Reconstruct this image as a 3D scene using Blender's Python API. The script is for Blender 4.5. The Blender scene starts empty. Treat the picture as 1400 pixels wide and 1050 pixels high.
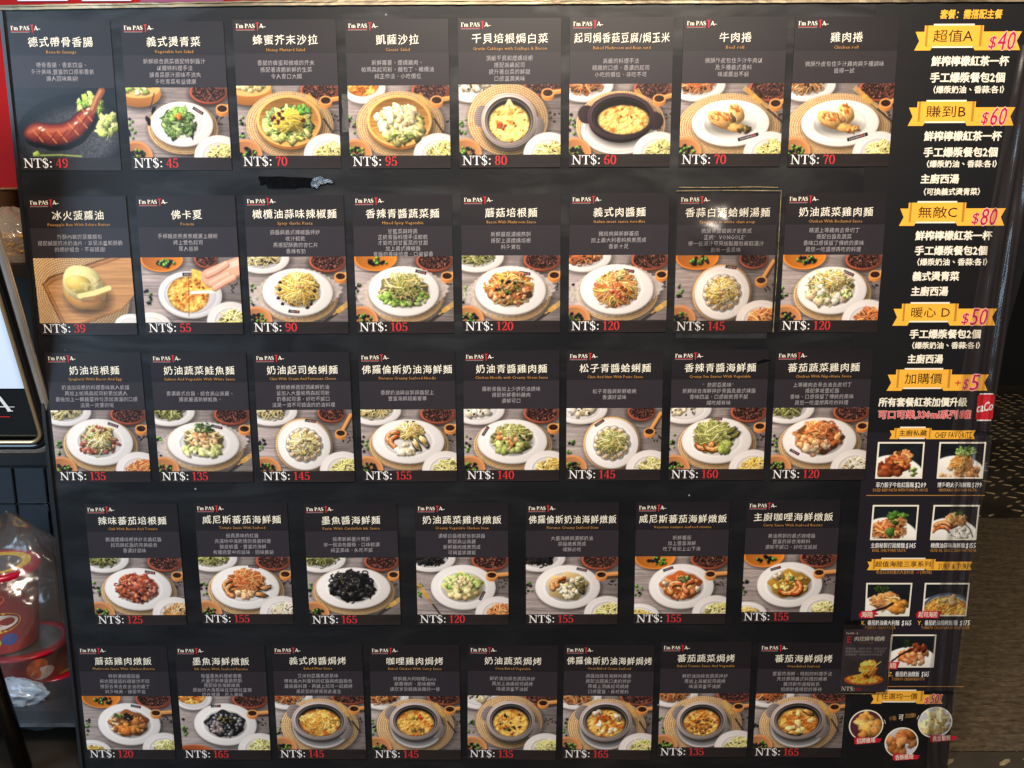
import bpy, math
import numpy as np

SC = bpy.context.scene
COL = SC.collection
PI = math.pi

# ---------------------------------------------------------------- camera
F_PX, IMG_W, IMG_H = 1300.0, 1400.0, 1050.0          # focal length in photo pixels
PITCH, YAW, ROLL, DIST = 0.2060222, -0.008424971, -0.003370077, 1.40876669
_f = np.array([math.sin(YAW)*math.cos(PITCH), math.cos(YAW)*math.cos(PITCH), -math.sin(PITCH)])
_r = np.cross(_f, (0, 0, 1)); _r /= np.linalg.norm(_r); _u = np.cross(_r, _f)
_r, _u = math.cos(ROLL)*_r+math.sin(ROLL)*_u, -math.sin(ROLL)*_r+math.cos(ROLL)*_u
cam = bpy.data.cameras.new('camera'); cam.sensor_width = 36; cam.lens = F_PX/IMG_W*36
cam.clip_start = .02; cam.clip_end = 60
cob = bpy.data.objects.new('camera', cam); COL.objects.link(cob)
from mathutils import Matrix, Vector
cob.matrix_world = Matrix(((_r[0], _u[0], -_f[0], 0), (_r[1], _u[1], -_f[1], -DIST), (_r[2], _u[2], -_f[2], 0), (0, 0, 0, 1)))
SC.camera = cob

def at(px, py, Y=0.0):
    """The point at depth Y that the photograph shows at pixel (px, py)."""
    v = (px-700)/F_PX*_r-(py-525)/F_PX*_u+_f
    t = (Y+DIST)/v[1]
    return np.array((v[0]*t, Y, v[2]*t))
def bd(px, py):                                       # the same on the board's face: (x, z)
    p = at(px, py); return (p[0], p[2])

# ---------------------------------------------------------------- world, lamps, exposure
w = bpy.data.worlds.new('World'); SC.world = w; w.use_nodes = True
w.node_tree.nodes['Background'].inputs[0].default_value = (.75, .85, 1, 1)
w.node_tree.nodes['Background'].inputs[1].default_value = .05
def lamp(name, loc, aim, size, size_y, power, col, spread=180):
    l = bpy.data.lights.new(name, 'AREA'); l.shape = 'RECTANGLE'; l.size, l.size_y = size, size_y
    l.energy = power; l.color = col; l.spread = math.radians(spread)
    o = bpy.data.objects.new(name, l); COL.objects.link(o); o.location = loc
    o.rotation_euler = (Vector(aim)-Vector(loc)).to_track_quat('-Z', 'Y').to_euler()
    return o
lamp('ceiling_lamp', (.10, -1.30, .92), (.05, 0, -.12), 1.0, .4, 54, (1, .85, .70))
lamp('daylight_from_street', (-1.85, -1.45, .25), (-.6, 0, -.2), 1.0, 1.5, 38, (.52, .75, 1))
lamp('floor_fill', (2.0, 1.2, 1.6), (1.3, 1.2, -1), .5, .5, 11, (1, .82, .60))  # added unseen lamp that brightens the floor behind the board
SC.view_settings.view_transform = 'Standard'; SC.view_settings.look = 'None'
SC.view_settings.exposure = 0; SC.view_settings.gamma = 1; SC.view_settings.use_curve_mapping = False
SC.cycles.max_bounces = 6; SC.cycles.transparent_max_bounces = 12

# ---------------------------------------------------------------- materials
def lin(c): return tuple((x/12.92 if x <= .04045 else ((x+.055)/1.055)**2.4) for x in c)
MATS = {}
def mat(name, col=(.5, .5, .5), rough=.5, metal=0.0, spec=.5, noise=None, bump=None, coat=0, emit=0, srgb=True, alpha=1, stretch=(1, 1, 1), rvar=0):
    if name in MATS: return MATS[name]
    m = bpy.data.materials.new(name); m.use_nodes = True; nt = m.node_tree; b = nt.nodes['Principled BSDF']
    c = lin(col) if srgb else col
    b.inputs['Base Color'].default_value = (*c, 1); b.inputs['Roughness'].default_value = rough
    b.inputs['Metallic'].default_value = metal; b.inputs['Specular IOR Level'].default_value = spec
    b.inputs['Coat Weight'].default_value = coat; b.inputs['Alpha'].default_value = alpha
    if emit: b.inputs['Emission Color'].default_value = (*c, 1); b.inputs['Emission Strength'].default_value = emit
    tc = nt.nodes.new('ShaderNodeTexCoord'); mp = nt.nodes.new('ShaderNodeMapping'); mp.inputs['Scale'].default_value = stretch
    nt.links.new(tc.outputs['Object'], mp.inputs['Vector'])
    def nz(scale, det=4):
        n = nt.nodes.new('ShaderNodeTexNoise'); n.inputs['Scale'].default_value = scale; n.inputs['Detail'].default_value = det
        nt.links.new(mp.outputs['Vector'], n.inputs['Vector']); return n
    if noise:                                          # (scale, amount) or (scale, amount, second colour)
        n = nz(noise[0]); r = nt.nodes.new('ShaderNodeValToRGB'); r.color_ramp.elements[0].position = .32; r.color_ramp.elements[1].position = .7
        k = noise[1]; c2 = lin(noise[2]) if len(noise) > 2 else tuple(min(1, x*(1+k)) for x in c)
        r.color_ramp.elements[0].color = (*(x*(1-k) for x in c), 1); r.color_ramp.elements[1].color = (*c2, 1)
        nt.links.new(n.outputs['Fac'], r.inputs['Fac']); nt.links.new(r.outputs['Color'], b.inputs['Base Color'])
    if rvar:
        n = nz(rvar[0], 3); mr = nt.nodes.new('ShaderNodeMapRange'); mr.inputs['To Min'].default_value = rough-rvar[1]; mr.inputs['To Max'].default_value = rough+rvar[1]
        mr.inputs['From Min'].default_value = .3; mr.inputs['From Max'].default_value = .7
        nt.links.new(n.outputs['Fac'], mr.inputs['Value']); nt.links.new(mr.outputs['Result'], b.inputs['Roughness'])
    if bump:
        n = nz(bump[0]); bp = nt.nodes.new('ShaderNodeBump'); bp.inputs['Strength'].default_value = bump[1]; bp.inputs['Distance'].default_value = bump[2] if len(bump) > 2 else .002
        nt.links.new(n.outputs['Fac'], bp.inputs['Height']); nt.links.new(bp.outputs['Normal'], b.inputs['Normal'])
    MATS[name] = m; return m
def film(name, tint=(1, 1, 1), gloss=.10, rough=.12, bump=(60, .5, .002), haze=0.0, hazecol=(.7, .7, .7)):
    m = bpy.data.materials.new(name); m.use_nodes = True; nt = m.node_tree; nt.nodes.clear(); N = nt.nodes.new; L = nt.links.new
    out = N('ShaderNodeOutputMaterial'); tr = N('ShaderNodeBsdfTransparent'); tr.inputs[0].default_value = (*tint, 1)
    gl = N('ShaderNodeBsdfGlossy'); gl.inputs['Roughness'].default_value = rough; mx = N('ShaderNodeMixShader')
    lw = N('ShaderNodeLayerWeight'); lw.inputs['Blend'].default_value = .25
    ma = N('ShaderNodeMath'); ma.operation = 'MULTIPLY_ADD'; ma.inputs[1].default_value = .5; ma.inputs[2].default_value = gloss
    L(lw.outputs['Fresnel'], ma.inputs[0]); L(ma.outputs[0], mx.inputs[0]); L(tr.outputs[0], mx.inputs[1]); L(gl.outputs[0], mx.inputs[2])
    tc = N('ShaderNodeTexCoord'); n = N('ShaderNodeTexNoise'); n.inputs['Scale'].default_value = bump[0]; bp = N('ShaderNodeBump'); bp.inputs['Strength'].default_value = bump[1]; bp.inputs['Distance'].default_value = bump[2]
    L(tc.outputs['Object'], n.inputs['Vector']); L(n.outputs['Fac'], bp.inputs['Height']); L(bp.outputs['Normal'], gl.inputs['Normal'])
    last = mx
    if haze:
        df = N('ShaderNodeBsdfDiffuse'); df.inputs[0].default_value = (*lin(hazecol), 1); m2 = N('ShaderNodeMixShader'); m2.inputs[0].default_value = haze
        L(mx.outputs[0], m2.inputs[1]); L(df.outputs[0], m2.inputs[2]); last = m2
    L(last.outputs[0], out.inputs[0]); MATS[name] = m; return m

M_BOARD = mat('black_board_vinyl', (.066, .069, .078), .46, spec=.45, noise=(2.2, .16), bump=(9, .05, .004), rvar=(4, .12))
def dust(m, scale, cut, col):
    nt = m.node_tree; b = nt.nodes['Principled BSDF']; tc = nt.nodes.new('ShaderNodeTexCoord'); v = nt.nodes.new('ShaderNodeTexVoronoi'); v.inputs['Scale'].default_value = scale
    lt = nt.nodes.new('ShaderNodeMath'); lt.operation = 'LESS_THAN'; lt.inputs[1].default_value = cut
    sp = nt.nodes.new('ShaderNodeSeparateColor'); g = nt.nodes.new('ShaderNodeMath'); g.operation = 'GREATER_THAN'; g.inputs[1].default_value = .72
    mu = nt.nodes.new('ShaderNodeMath'); mu.operation = 'MULTIPLY'; mx = nt.nodes.new('ShaderNodeMix'); mx.data_type = 'RGBA'
    L = nt.links.new; L(tc.outputs['Object'], v.inputs['Vector']); L(v.outputs['Distance'], lt.inputs[0]); L(v.outputs['Color'], sp.inputs[0]); L(sp.outputs[0], g.inputs[0]); L(lt.outputs[0], mu.inputs[0]); L(g.outputs[0], mu.inputs[1])
    src = b.inputs['Base Color'].links[0].from_socket; L(src, mx.inputs[6]); mx.inputs[7].default_value = (*lin(col), 1); L(mu.outputs[0], mx.inputs[0]); L(mx.outputs[2], b.inputs['Base Color'])
dust(M_BOARD, 22, .035, (.5, .5, .48))
def smudge(m, scale, stretch, amount, rot=.5):
    # wiped streaks: the gloss of the vinyl changes along them
    nt = m.node_tree; b = nt.nodes['Principled BSDF']; N = nt.nodes.new; L = nt.links.new; tc = N('ShaderNodeTexCoord'); mp = N('ShaderNodeMapping'); mp.inputs['Scale'].default_value = stretch; mp.inputs['Rotation'].default_value = (0, rot, 0)
    n = N('ShaderNodeTexNoise'); n.inputs['Scale'].default_value = scale; n.inputs['Detail'].default_value = 6; n.inputs['Distortion'].default_value = 1.2; r = N('ShaderNodeMapRange'); r.inputs['From Min'].default_value = .45; r.inputs['From Max'].default_value = .75; r.inputs['To Min'].default_value = b.inputs['Specular IOR Level'].default_value*.7; r.inputs['To Max'].default_value = amount
    L(tc.outputs['Object'], mp.inputs['Vector']); L(mp.outputs['Vector'], n.inputs['Vector']); L(n.outputs['Fac'], r.inputs['Value']); L(r.outputs['Result'], b.inputs['Specular IOR Level'])
smudge(M_BOARD, 6, (1, 1, 3.5), .70)
def card_material():
    m = mat('printed_dark_paper', (.105, .089, .102), .44, spec=.42, noise=(26, .16), stretch=(.12, 1, 1), rvar=(20, .05)); return m
M_CARD = card_material()
M_BAND = mat('printed_grey_panel', (.165, .146, .164), .44, spec=.40, noise=(30, .05))
M_STRIP = mat('printed_price_band', (.105, .09, .097), .40, spec=.40, noise=(9, .45, (.22, .18, .175)), stretch=(.5, 1, 1.6))
M_CREAM = mat('cream_ink', (.93, .90, .82), .45, spec=.3)
M_WHITE = mat('white_ink', (.92, .91, .89), .45, spec=.3)
M_GREY = mat('grey_ink', (.60, .575, .58), .45, spec=.3)
M_GOLD = mat('ochre_ink', (.70, .50, .25), .45, spec=.3)
M_RED = mat('red_ink', (.78, .19, .20), .45, spec=.3)
M_YEL = mat('yellow_ribbon_ink', (.95, .70, .24), .42, spec=.4, noise=(8, .05))
M_YELD = mat('ribbon_fold_ink', (.72, .50, .16), .42, spec=.4)
M_BROWN = mat('dark_brown_ink', (.20, .11, .05), .45, spec=.3)
M_WINE = mat('wine_red_ink', (.72, .11, .22), .45, spec=.3)
M_PINK = mat('pink_ink', (.93, .70, .68), .45, spec=.3)
M_SHEET = mat('printed_black_vinyl', (.068, .07, .078), .45, spec=.42, noise=(3, .12), bump=(6, .12, .004))
M_SHEET2 = mat('printed_charcoal_vinyl', (.12, .108, .135), .42, spec=.42, noise=(3, .12), bump=(6, .12, .004))
def photo_material():
    m = bpy.data.materials.new('printed_photograph'); m.use_nodes = True; nt = m.node_tree; b = nt.nodes['Principled BSDF']
    a = nt.nodes.new('ShaderNodeVertexColor'); a.layer_name = 'ink'
    nt.links.new(a.outputs['Color'], b.inputs['Base Color']); b.inputs['Roughness'].default_value = .40; b.inputs['Specular IOR Level'].default_value = .35
    return m
M_PHOTO = photo_material()

# ---------------------------------------------------------------- mesh helpers
class MB:
    """Collects faces for ONE mesh object."""
    def __init__(s): s.v, s.f, s.m = [], [], []; s.n = 0; s.smooth = False
    def add(s, verts, faces, mi=0):
        k = s.n; s.v.append(np.asarray(verts, float).reshape(-1, 3)); s.n += len(s.v[-1])
        for q in faces: s.f.append([i+k for i in q]); s.m.append(mi)
    def poly(s, pts, h, mi=0):                         # flat polygon on the board plane, h in front of it
        s.add([(x, -h, z) for x, z in pts], [list(range(len(pts)))], mi)
    def box(s, c, d, mi=0, R=None):
        x, y, z = np.array(d)/2
        V = np.array([(-x, -y, -z), (x, -y, -z), (x, y, -z), (-x, y, -z), (-x, -y, z), (x, -y, z), (x, y, z), (-x, y, z)])
        if R is not None: V = V @ np.array(R).T
        s.add(V+np.array(c), [(3, 2, 1, 0), (4, 5, 6, 7), (0, 1, 5, 4), (1, 2, 6, 5), (2, 3, 7, 6), (3, 0, 4, 7)], mi)
    def slab(s, pts, h0, h1, mi=0):                    # outline (counter-clockwise seen from the front) with thickness
        n = len(pts); s.add([(x, -h1, z) for x, z in pts]+[(x, -h0, z) for x, z in pts],
            [list(range(n)), list(range(2*n-1, n-1, -1))]+[(i, n+i, n+(i+1) % n, (i+1) % n) for i in range(n)], mi)
    def tube(s, P, r, n=10, mi=0, cap=True):
        P = np.asarray(P, float); k = len(P); r = np.broadcast_to(r, (k,)); T = np.gradient(P, axis=0); T /= np.linalg.norm(T, axis=1)[:, None]
        up = np.array((0, 1., 0)) if abs(T[0][1]) < .9 else np.array((1., 0, 0)); V = []
        for i in range(k):
            a = np.cross(T[i], up); a /= np.linalg.norm(a); b = np.cross(T[i], a)
            for j in range(n): t = 2*PI*j/n; V.append(P[i]+r[i]*(math.cos(t)*a+math.sin(t)*b))
        F = [(i*n+j, i*n+(j+1) % n, (i+1)*n+(j+1) % n, (i+1)*n+j) for i in range(k-1) for j in range(n)]
        if cap: F += [list(range(n))[::-1], list(range((k-1)*n, k*n))]
        s.add(V, F, mi)
    def lathe(s, prof, n=40, c=(0, 0, 0), mi=0):       # prof: (r, z)
        k = len(prof); V = [(c[0]+r*math.cos(2*PI*j/n), c[1]+r*math.sin(2*PI*j/n), c[2]+z) for r, z in prof for j in range(n)]
        s.add(V, [(i*n+j, i*n+(j+1) % n, (i+1)*n+(j+1) % n, (i+1)*n+j) for i in range(k-1) for j in range(n)], mi)
    def build(s, name, mats, parent=None, smooth=False):
        me = bpy.data.meshes.new(name); v = np.concatenate(s.v) if s.v else np.zeros((0, 3))
        me.from_pydata(v.tolist(), [], s.f)
        for m in (mats if isinstance(mats, (list, tuple)) else [mats]): me.materials.append(m)
        me.polygons.foreach_set('material_index', np.array(s.m, dtype=np.int32))
        if smooth: me.polygons.foreach_set('use_smooth', np.ones(len(s.f), dtype=bool))
        me.update(); o = bpy.data.objects.new(name, me); COL.objects.link(o)
        if parent is not None: o.parent = parent
        return o
def tag(o, label=None, cat=None, group=None, kind=None):
    if label: o['label'] = label
    if cat: o['category'] = cat
    if group: o['group'] = group
    if kind: o['kind'] = kind
    return o
def empty(name, loc, label, cat, group=None, ry=0):
    o = bpy.data.objects.new(name, None); o.empty_display_size = .05; COL.objects.link(o); o.location = loc; o.rotation_euler = (0, ry, 0)
    return tag(o, label, cat, group)

# ---------------------------------------------------------------- lettering
GL = {}
_fc = bpy.data.curves.new('lettering', 'FONT'); _fo = bpy.data.objects.new('lettering', _fc); COL.objects.link(_fo)
def glyph(ch, res=1):
    k = (ch, res)
    if k not in GL:
        _fc.body = ch; _fc.size = 1; _fc.resolution_u = res; _fc.offset = 0
        dg = bpy.context.evaluated_depsgraph_get(); dg.update()
        me = bpy.data.meshes.new_from_object(_fo.evaluated_get(dg))
        v = np.array([p.co[:2] for p in me.vertices]).reshape(-1, 2); f = [list(p.vertices) for p in me.polygons]
        # keep every face turned to the front
        g = []
        for q in f:
            a = v[q]; ar = np.sum(a[:, 0]*np.roll(a[:, 1], -1)-np.roll(a[:, 0], -1)*a[:, 1]); g.append(q if ar > 0 else q[::-1])
        GL[k] = (v, g); bpy.data.meshes.remove(me)
    return GL[k]
WIDE = set('（），。、！：“”')
def is_cjk(c): return ord(c) > 0x2E7F or c in '“”'
def text(mb, s, x0, zc, h, width=None, pitch=None, center=None, bold=0.0, tilt=0.0, slant=0.0, res=1, off=.0011, mi=0, latw=.62, rot=0.0, sq=1.0):
    """A line of lettering whose characters stand h tall around height zc. Brush-style lines rise a little (tilt)."""
    adv = []
    for c in s:
        if is_cjk(c): adv.append(.55 if c in '！' else (.62 if c in '（）' else 1.0))
        elif c == ' ': adv.append(.32)
        else:
            v, f = glyph(c, res); adv.append((v[:, 0].max()+.06 if len(v) else .3)*1.0)
    tot = sum(adv)
    if pitch is None: pitch = (width/tot if width else h)
    W = tot*pitch; x = x0 if center is None else center-W/2
    ca, sa = math.cos(rot), math.sin(rot); ox, oz = x, zc
    for c, a in zip(s, adv):
        if c != ' ':
            v, f = glyph(c, res)
            if len(v):
                gx = v[:, 0].copy(); gy = v[:, 1]-.38; wsc = pitch
                if not is_cjk(c): gy = (v[:, 1]-.36)*1.12
                elif c in '，、。': gx = gx+.30; gy = gy+.30
                elif c == '！': gx = gx-.2
                elif c in '（': gx = gx-.42
                elif c in '）': gx = gx+.02
                
                if tilt and is_cjk(c): gy = gy+.018*np.sin(gx*7+gy*4); gx = gx+.014*np.sin(gy*8+gx*3)
                px = x+(gx*wsc*sq); pz = gy*h*1.03+tilt*h*(gx-.5)+0*gx; px = px+slant*pz
                pz = pz+zc
                if rot: px, pz = ox+ca*(px-ox)-sa*(pz-oz), oz+sa*(px-ox)+ca*(pz-oz)
                # heavier weights: the same sign struck several times, slightly apart
                st = [(0, 0)] if not bold else ([(-.5, -.12), (.5, .12)] if bold < .032 else [(-.5, -.3), (.5, .3), (0, .5), (0, -.5), (.5, -.3), (-.5, .3)])
                for n_, (bx, bz) in enumerate(st):
                    mb.add(np.stack([px+bx*bold*pitch, np.full_like(px, -off-n_*5e-6), pz+bz*bold*h], 1), f, mi)
        x += a*pitch
    return W
# a fat-and-thin roman face for the logo and the prices, drawn as pen strokes
TK, TH = .155, .052
def _arc(cx, cy, rx, ry, a0=0, a1=360, n=26): return [(cx+rx*math.cos(math.radians(a)), cy+ry*math.sin(math.radians(a))) for a in np.linspace(a0, a1, n)]
def _spl(P, n=6):
    P = np.array(P, float); Q = np.vstack([2*P[0]-P[1], P, 2*P[-1]-P[-2]]); o = []
    for i in range(1, len(Q)-2):
        for t in np.linspace(0, 1, n, endpoint=False):
            a, b, c, d = Q[i-1:i+3]; o.append(.5*((2*b)+(-a+c)*t+(2*a-5*b+4*c-d)*t*t+(-a+3*b-3*c+d)*t**3))
    o.append(P[-1]); return o
def _sf(x, y, w=.16): return ([(x-w, y), (x+w, y)], TH)
ROMAN = {
 'I': (.50, [([(.25, 0), (.25, 1)], TK), _sf(.25, .027, .18), _sf(.25, .973, .18)]),
 "'": (.20, [([(.10, 1.02), (.08, .72)], .10)]),
 'm': (.98, [([(.18, 0), (.18, .66)], .15), ([(.50, 0), (.50, .5)], .15), ([(.82, 0), (.82, .5)], .15), (_spl([(.18, .5), (.3, .66), (.44, .64), (.5, .48)]), .08), (_spl([(.5, .5), (.62, .66), (.76, .64), (.82, .48)]), .08), _sf(.18, .027, .12), _sf(.5, .027, .12), _sf(.82, .027, .12), ([(.05, .635), (.18, .635)], TH)]),
 'P': (.70, [([(.20, 0), (.20, 1)], TK), (_spl([(.2, .97), (.46, .95), (.6, .74), (.46, .50), (.2, .47)]), None), _sf(.2, .027, .17), ([(.03, .973), (.3, .973)], TH)]),
 'A': (.86, [([(.10, 0), (.43, 1)], .06), ([(.42, 1), (.76, 0)], TK), ([(.22, .32), (.62, .32)], TH), _sf(.10, .027, .11), _sf(.76, .027, .15)]),
 'S': (.62, [(_spl([(.52, .74), (.46, .93), (.31, .98), (.16, .9), (.12, .74), (.2, .6), (.34, .5), (.47, .38), (.51, .24), (.44, .07), (.30, .02), (.14, .09), (.09, .27)], 4), 'S')]),
 'T': (.80, [([(.40, 0), (.40, 1)], TK), ([(.05, .965), (.75, .965)], .07), ([(.07, .98), (.05, .74)], .07), ([(.73, .98), (.75, .74)], .07), _sf(.4, .027, .18)]),
 'N': (.96, [([(.17, 0), (.17, .97)], .065), ([(.17, .97), (.78, .02)], TK), ([(.79, 0), (.79, 1)], .065), _sf(.17, .027, .15), ([(.02, .973), (.22, .973)], TH), _sf(.79, .973, .15)]),
 '$': (.66, [(_spl([(.54, .74), (.48, .93), (.32, .98), (.16, .9), (.12, .74), (.2, .6), (.34, .5), (.49, .38), (.53, .24), (.46, .07), (.31, .02), (.14, .09), (.09, .27)], 4), 'S'), ([(.32, -.12), (.32, 1.12)], .05)]),
 ':': (.46, [(_arc(.17, .12, .04, .04), .09), (_arc(.17, .62, .04, .04), .09)]),
 '0': (.64, [(_arc(.31, .5, .215, .48, 0, 360, 34), None)]),
 '1': (.52, [([(.27, 0), (.27, 1)], TK), ([(.27, .98), (.08, .84)], .08), _sf(.27, .027, .18)]),
 '2': (.60, [(_spl([(.1, .72), (.15, .91), (.31, .98), (.46, .88), (.47, .7), (.36, .46), (.2, .24), (.09, .06)], 5), 'D'), ([(.08, .07), (.53, .07)], .13), ([(.52, .04), (.55, .26)], .06)]),
 '3': (.60, [(_spl([(.10, .80), (.20, .95), (.33, .98), (.45, .87), (.44, .68), (.28, .53)], 5), None), (_spl([(.28, .53), (.44, .44), (.49, .25), (.42, .07), (.26, .02), (.11, .08), (.09, .2)], 5), None)]),
 '4': (.64, [([(.42, 1), (.05, .31)], .06), ([(.03, .29), (.60, .29)], .075), ([(.42, 0), (.42, 1)], TK), _sf(.42, .027, .14)]),
 '5': (.60, [([(.14, .94), (.50, .94)], .12), ([(.14, .97), (.12, .50)], .06), (_spl([(.12, .50), (.27, .60), (.43, .52), (.49, .31), (.42, .08), (.26, .02), (.11, .08), (.09, .2)], 5), None)]),
 '6': (.62, [(_spl([(.48, .84), (.36, .98), (.21, .86), (.11, .60), (.10, .35), (.17, .1), (.31, .02), (.45, .1), (.50, .30), (.44, .50), (.3, .57), (.16, .48), (.11, .36)], 5), None)]),
 '7': (.58, [([(.06, .93), (.53, .93)], .13), ([(.52, .93), (.32, .45), (.26, 0)], .13), ([(.08, .97), (.06, .74)], .06)]),
 '8': (.62, [(_arc(.31, .74, .16, .235, 0, 360, 26), None), (_arc(.31, .27, .20, .245, 0, 360, 28), None)]),
}
_six = ROMAN['6'][1][0][0]; ROMAN['9'] = (.62, [([(.61-x, 1-y) for x, y in _six], None)])
def roman(mb, s, x, z, h, off=.0011, mi=0, wide=1.0, weight=1.0):
    k = 0
    for ch in s:
        if ch == ' ': x += .3*h*wide; continue
        adv, strokes = ROMAN[ch]
        for P, w in strokes:
            P = np.array(P, float); T = np.gradient(P, axis=0); T /= np.linalg.norm(T, axis=1)[:, None]+1e-9
            if w is None: W = TH+(TK-TH)*np.abs(T[:, 1])**1.6
            elif w == 'S':
                t = np.linspace(0, 1, len(P)); W = .06+.14*np.exp(-((t-.5)/.2)**2)
            elif w == 'D':
                t = np.linspace(0, 1, len(P)); W = .07+.10*np.exp(-((t-.55)/.22)**2)
            else: W = np.full(len(P), w)
            W = W*weight; Nn = np.stack([-T[:, 1], T[:, 0]], 1); A = P+Nn*W[:, None]/2; B = P-Nn*W[:, None]/2
            n = len(P); V = np.vstack([A, B]); o = off+k*4e-6; k = (k+1) % 12
            mb.add(np.stack([x+V[:, 0]*h*wide, np.full(2*n, -o), z+V[:, 1]*h], 1), [(i+1, i, n+i, n+i+1) for i in range(n-1)], mi)
        x += adv*h*wide
    return x
def roman_width(s, h, wide=1.0): return sum((.3 if c == ' ' else ROMAN[c][0])*h*wide for c in s)

def picture(name, img, quad, off, parent, flip=None):
    """A flat print: quad = TL, TR, BL, BR in board metres."""
    ny, nx = img.shape[:2]; u, v = np.meshgrid(np.linspace(0, 1, nx), np.linspace(0, 1, ny)); u, v = u[..., None], v[..., None]
    a, b, c, d = [np.array(q, float) for q in quad]
    P = (a*(1-u)+b*u)*(1-v)+(c*(1-u)+d*u)*v; P = P.reshape(-1, 2)
    me = bpy.data.meshes.new(name); V = np.stack([P[:, 0], np.full(len(P), -off), P[:, 1]], 1)
    i = np.arange(nx*ny).reshape(ny, nx); F = np.stack([i[1:, :-1], i[1:, 1:], i[:-1, 1:], i[:-1, :-1]], -1).reshape(-1, 4)
    me.vertices.add(len(V)); me.vertices.foreach_set('co', V.ravel())
    me.loops.add(F.size); me.loops.foreach_set('vertex_index', F.ravel().astype(np.int32))
    me.polygons.add(len(F)); me.polygons.foreach_set('loop_start', np.arange(0, F.size, 4, dtype=np.int32)); me.update(calc_edges=True)
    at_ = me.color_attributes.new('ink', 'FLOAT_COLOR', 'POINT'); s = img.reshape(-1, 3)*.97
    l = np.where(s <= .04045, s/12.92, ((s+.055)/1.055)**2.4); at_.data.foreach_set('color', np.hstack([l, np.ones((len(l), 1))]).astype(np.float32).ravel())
    me.materials.append(M_PHOTO); o = bpy.data.objects.new(name, me); COL.objects.link(o); o.parent = parent; return o
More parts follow.
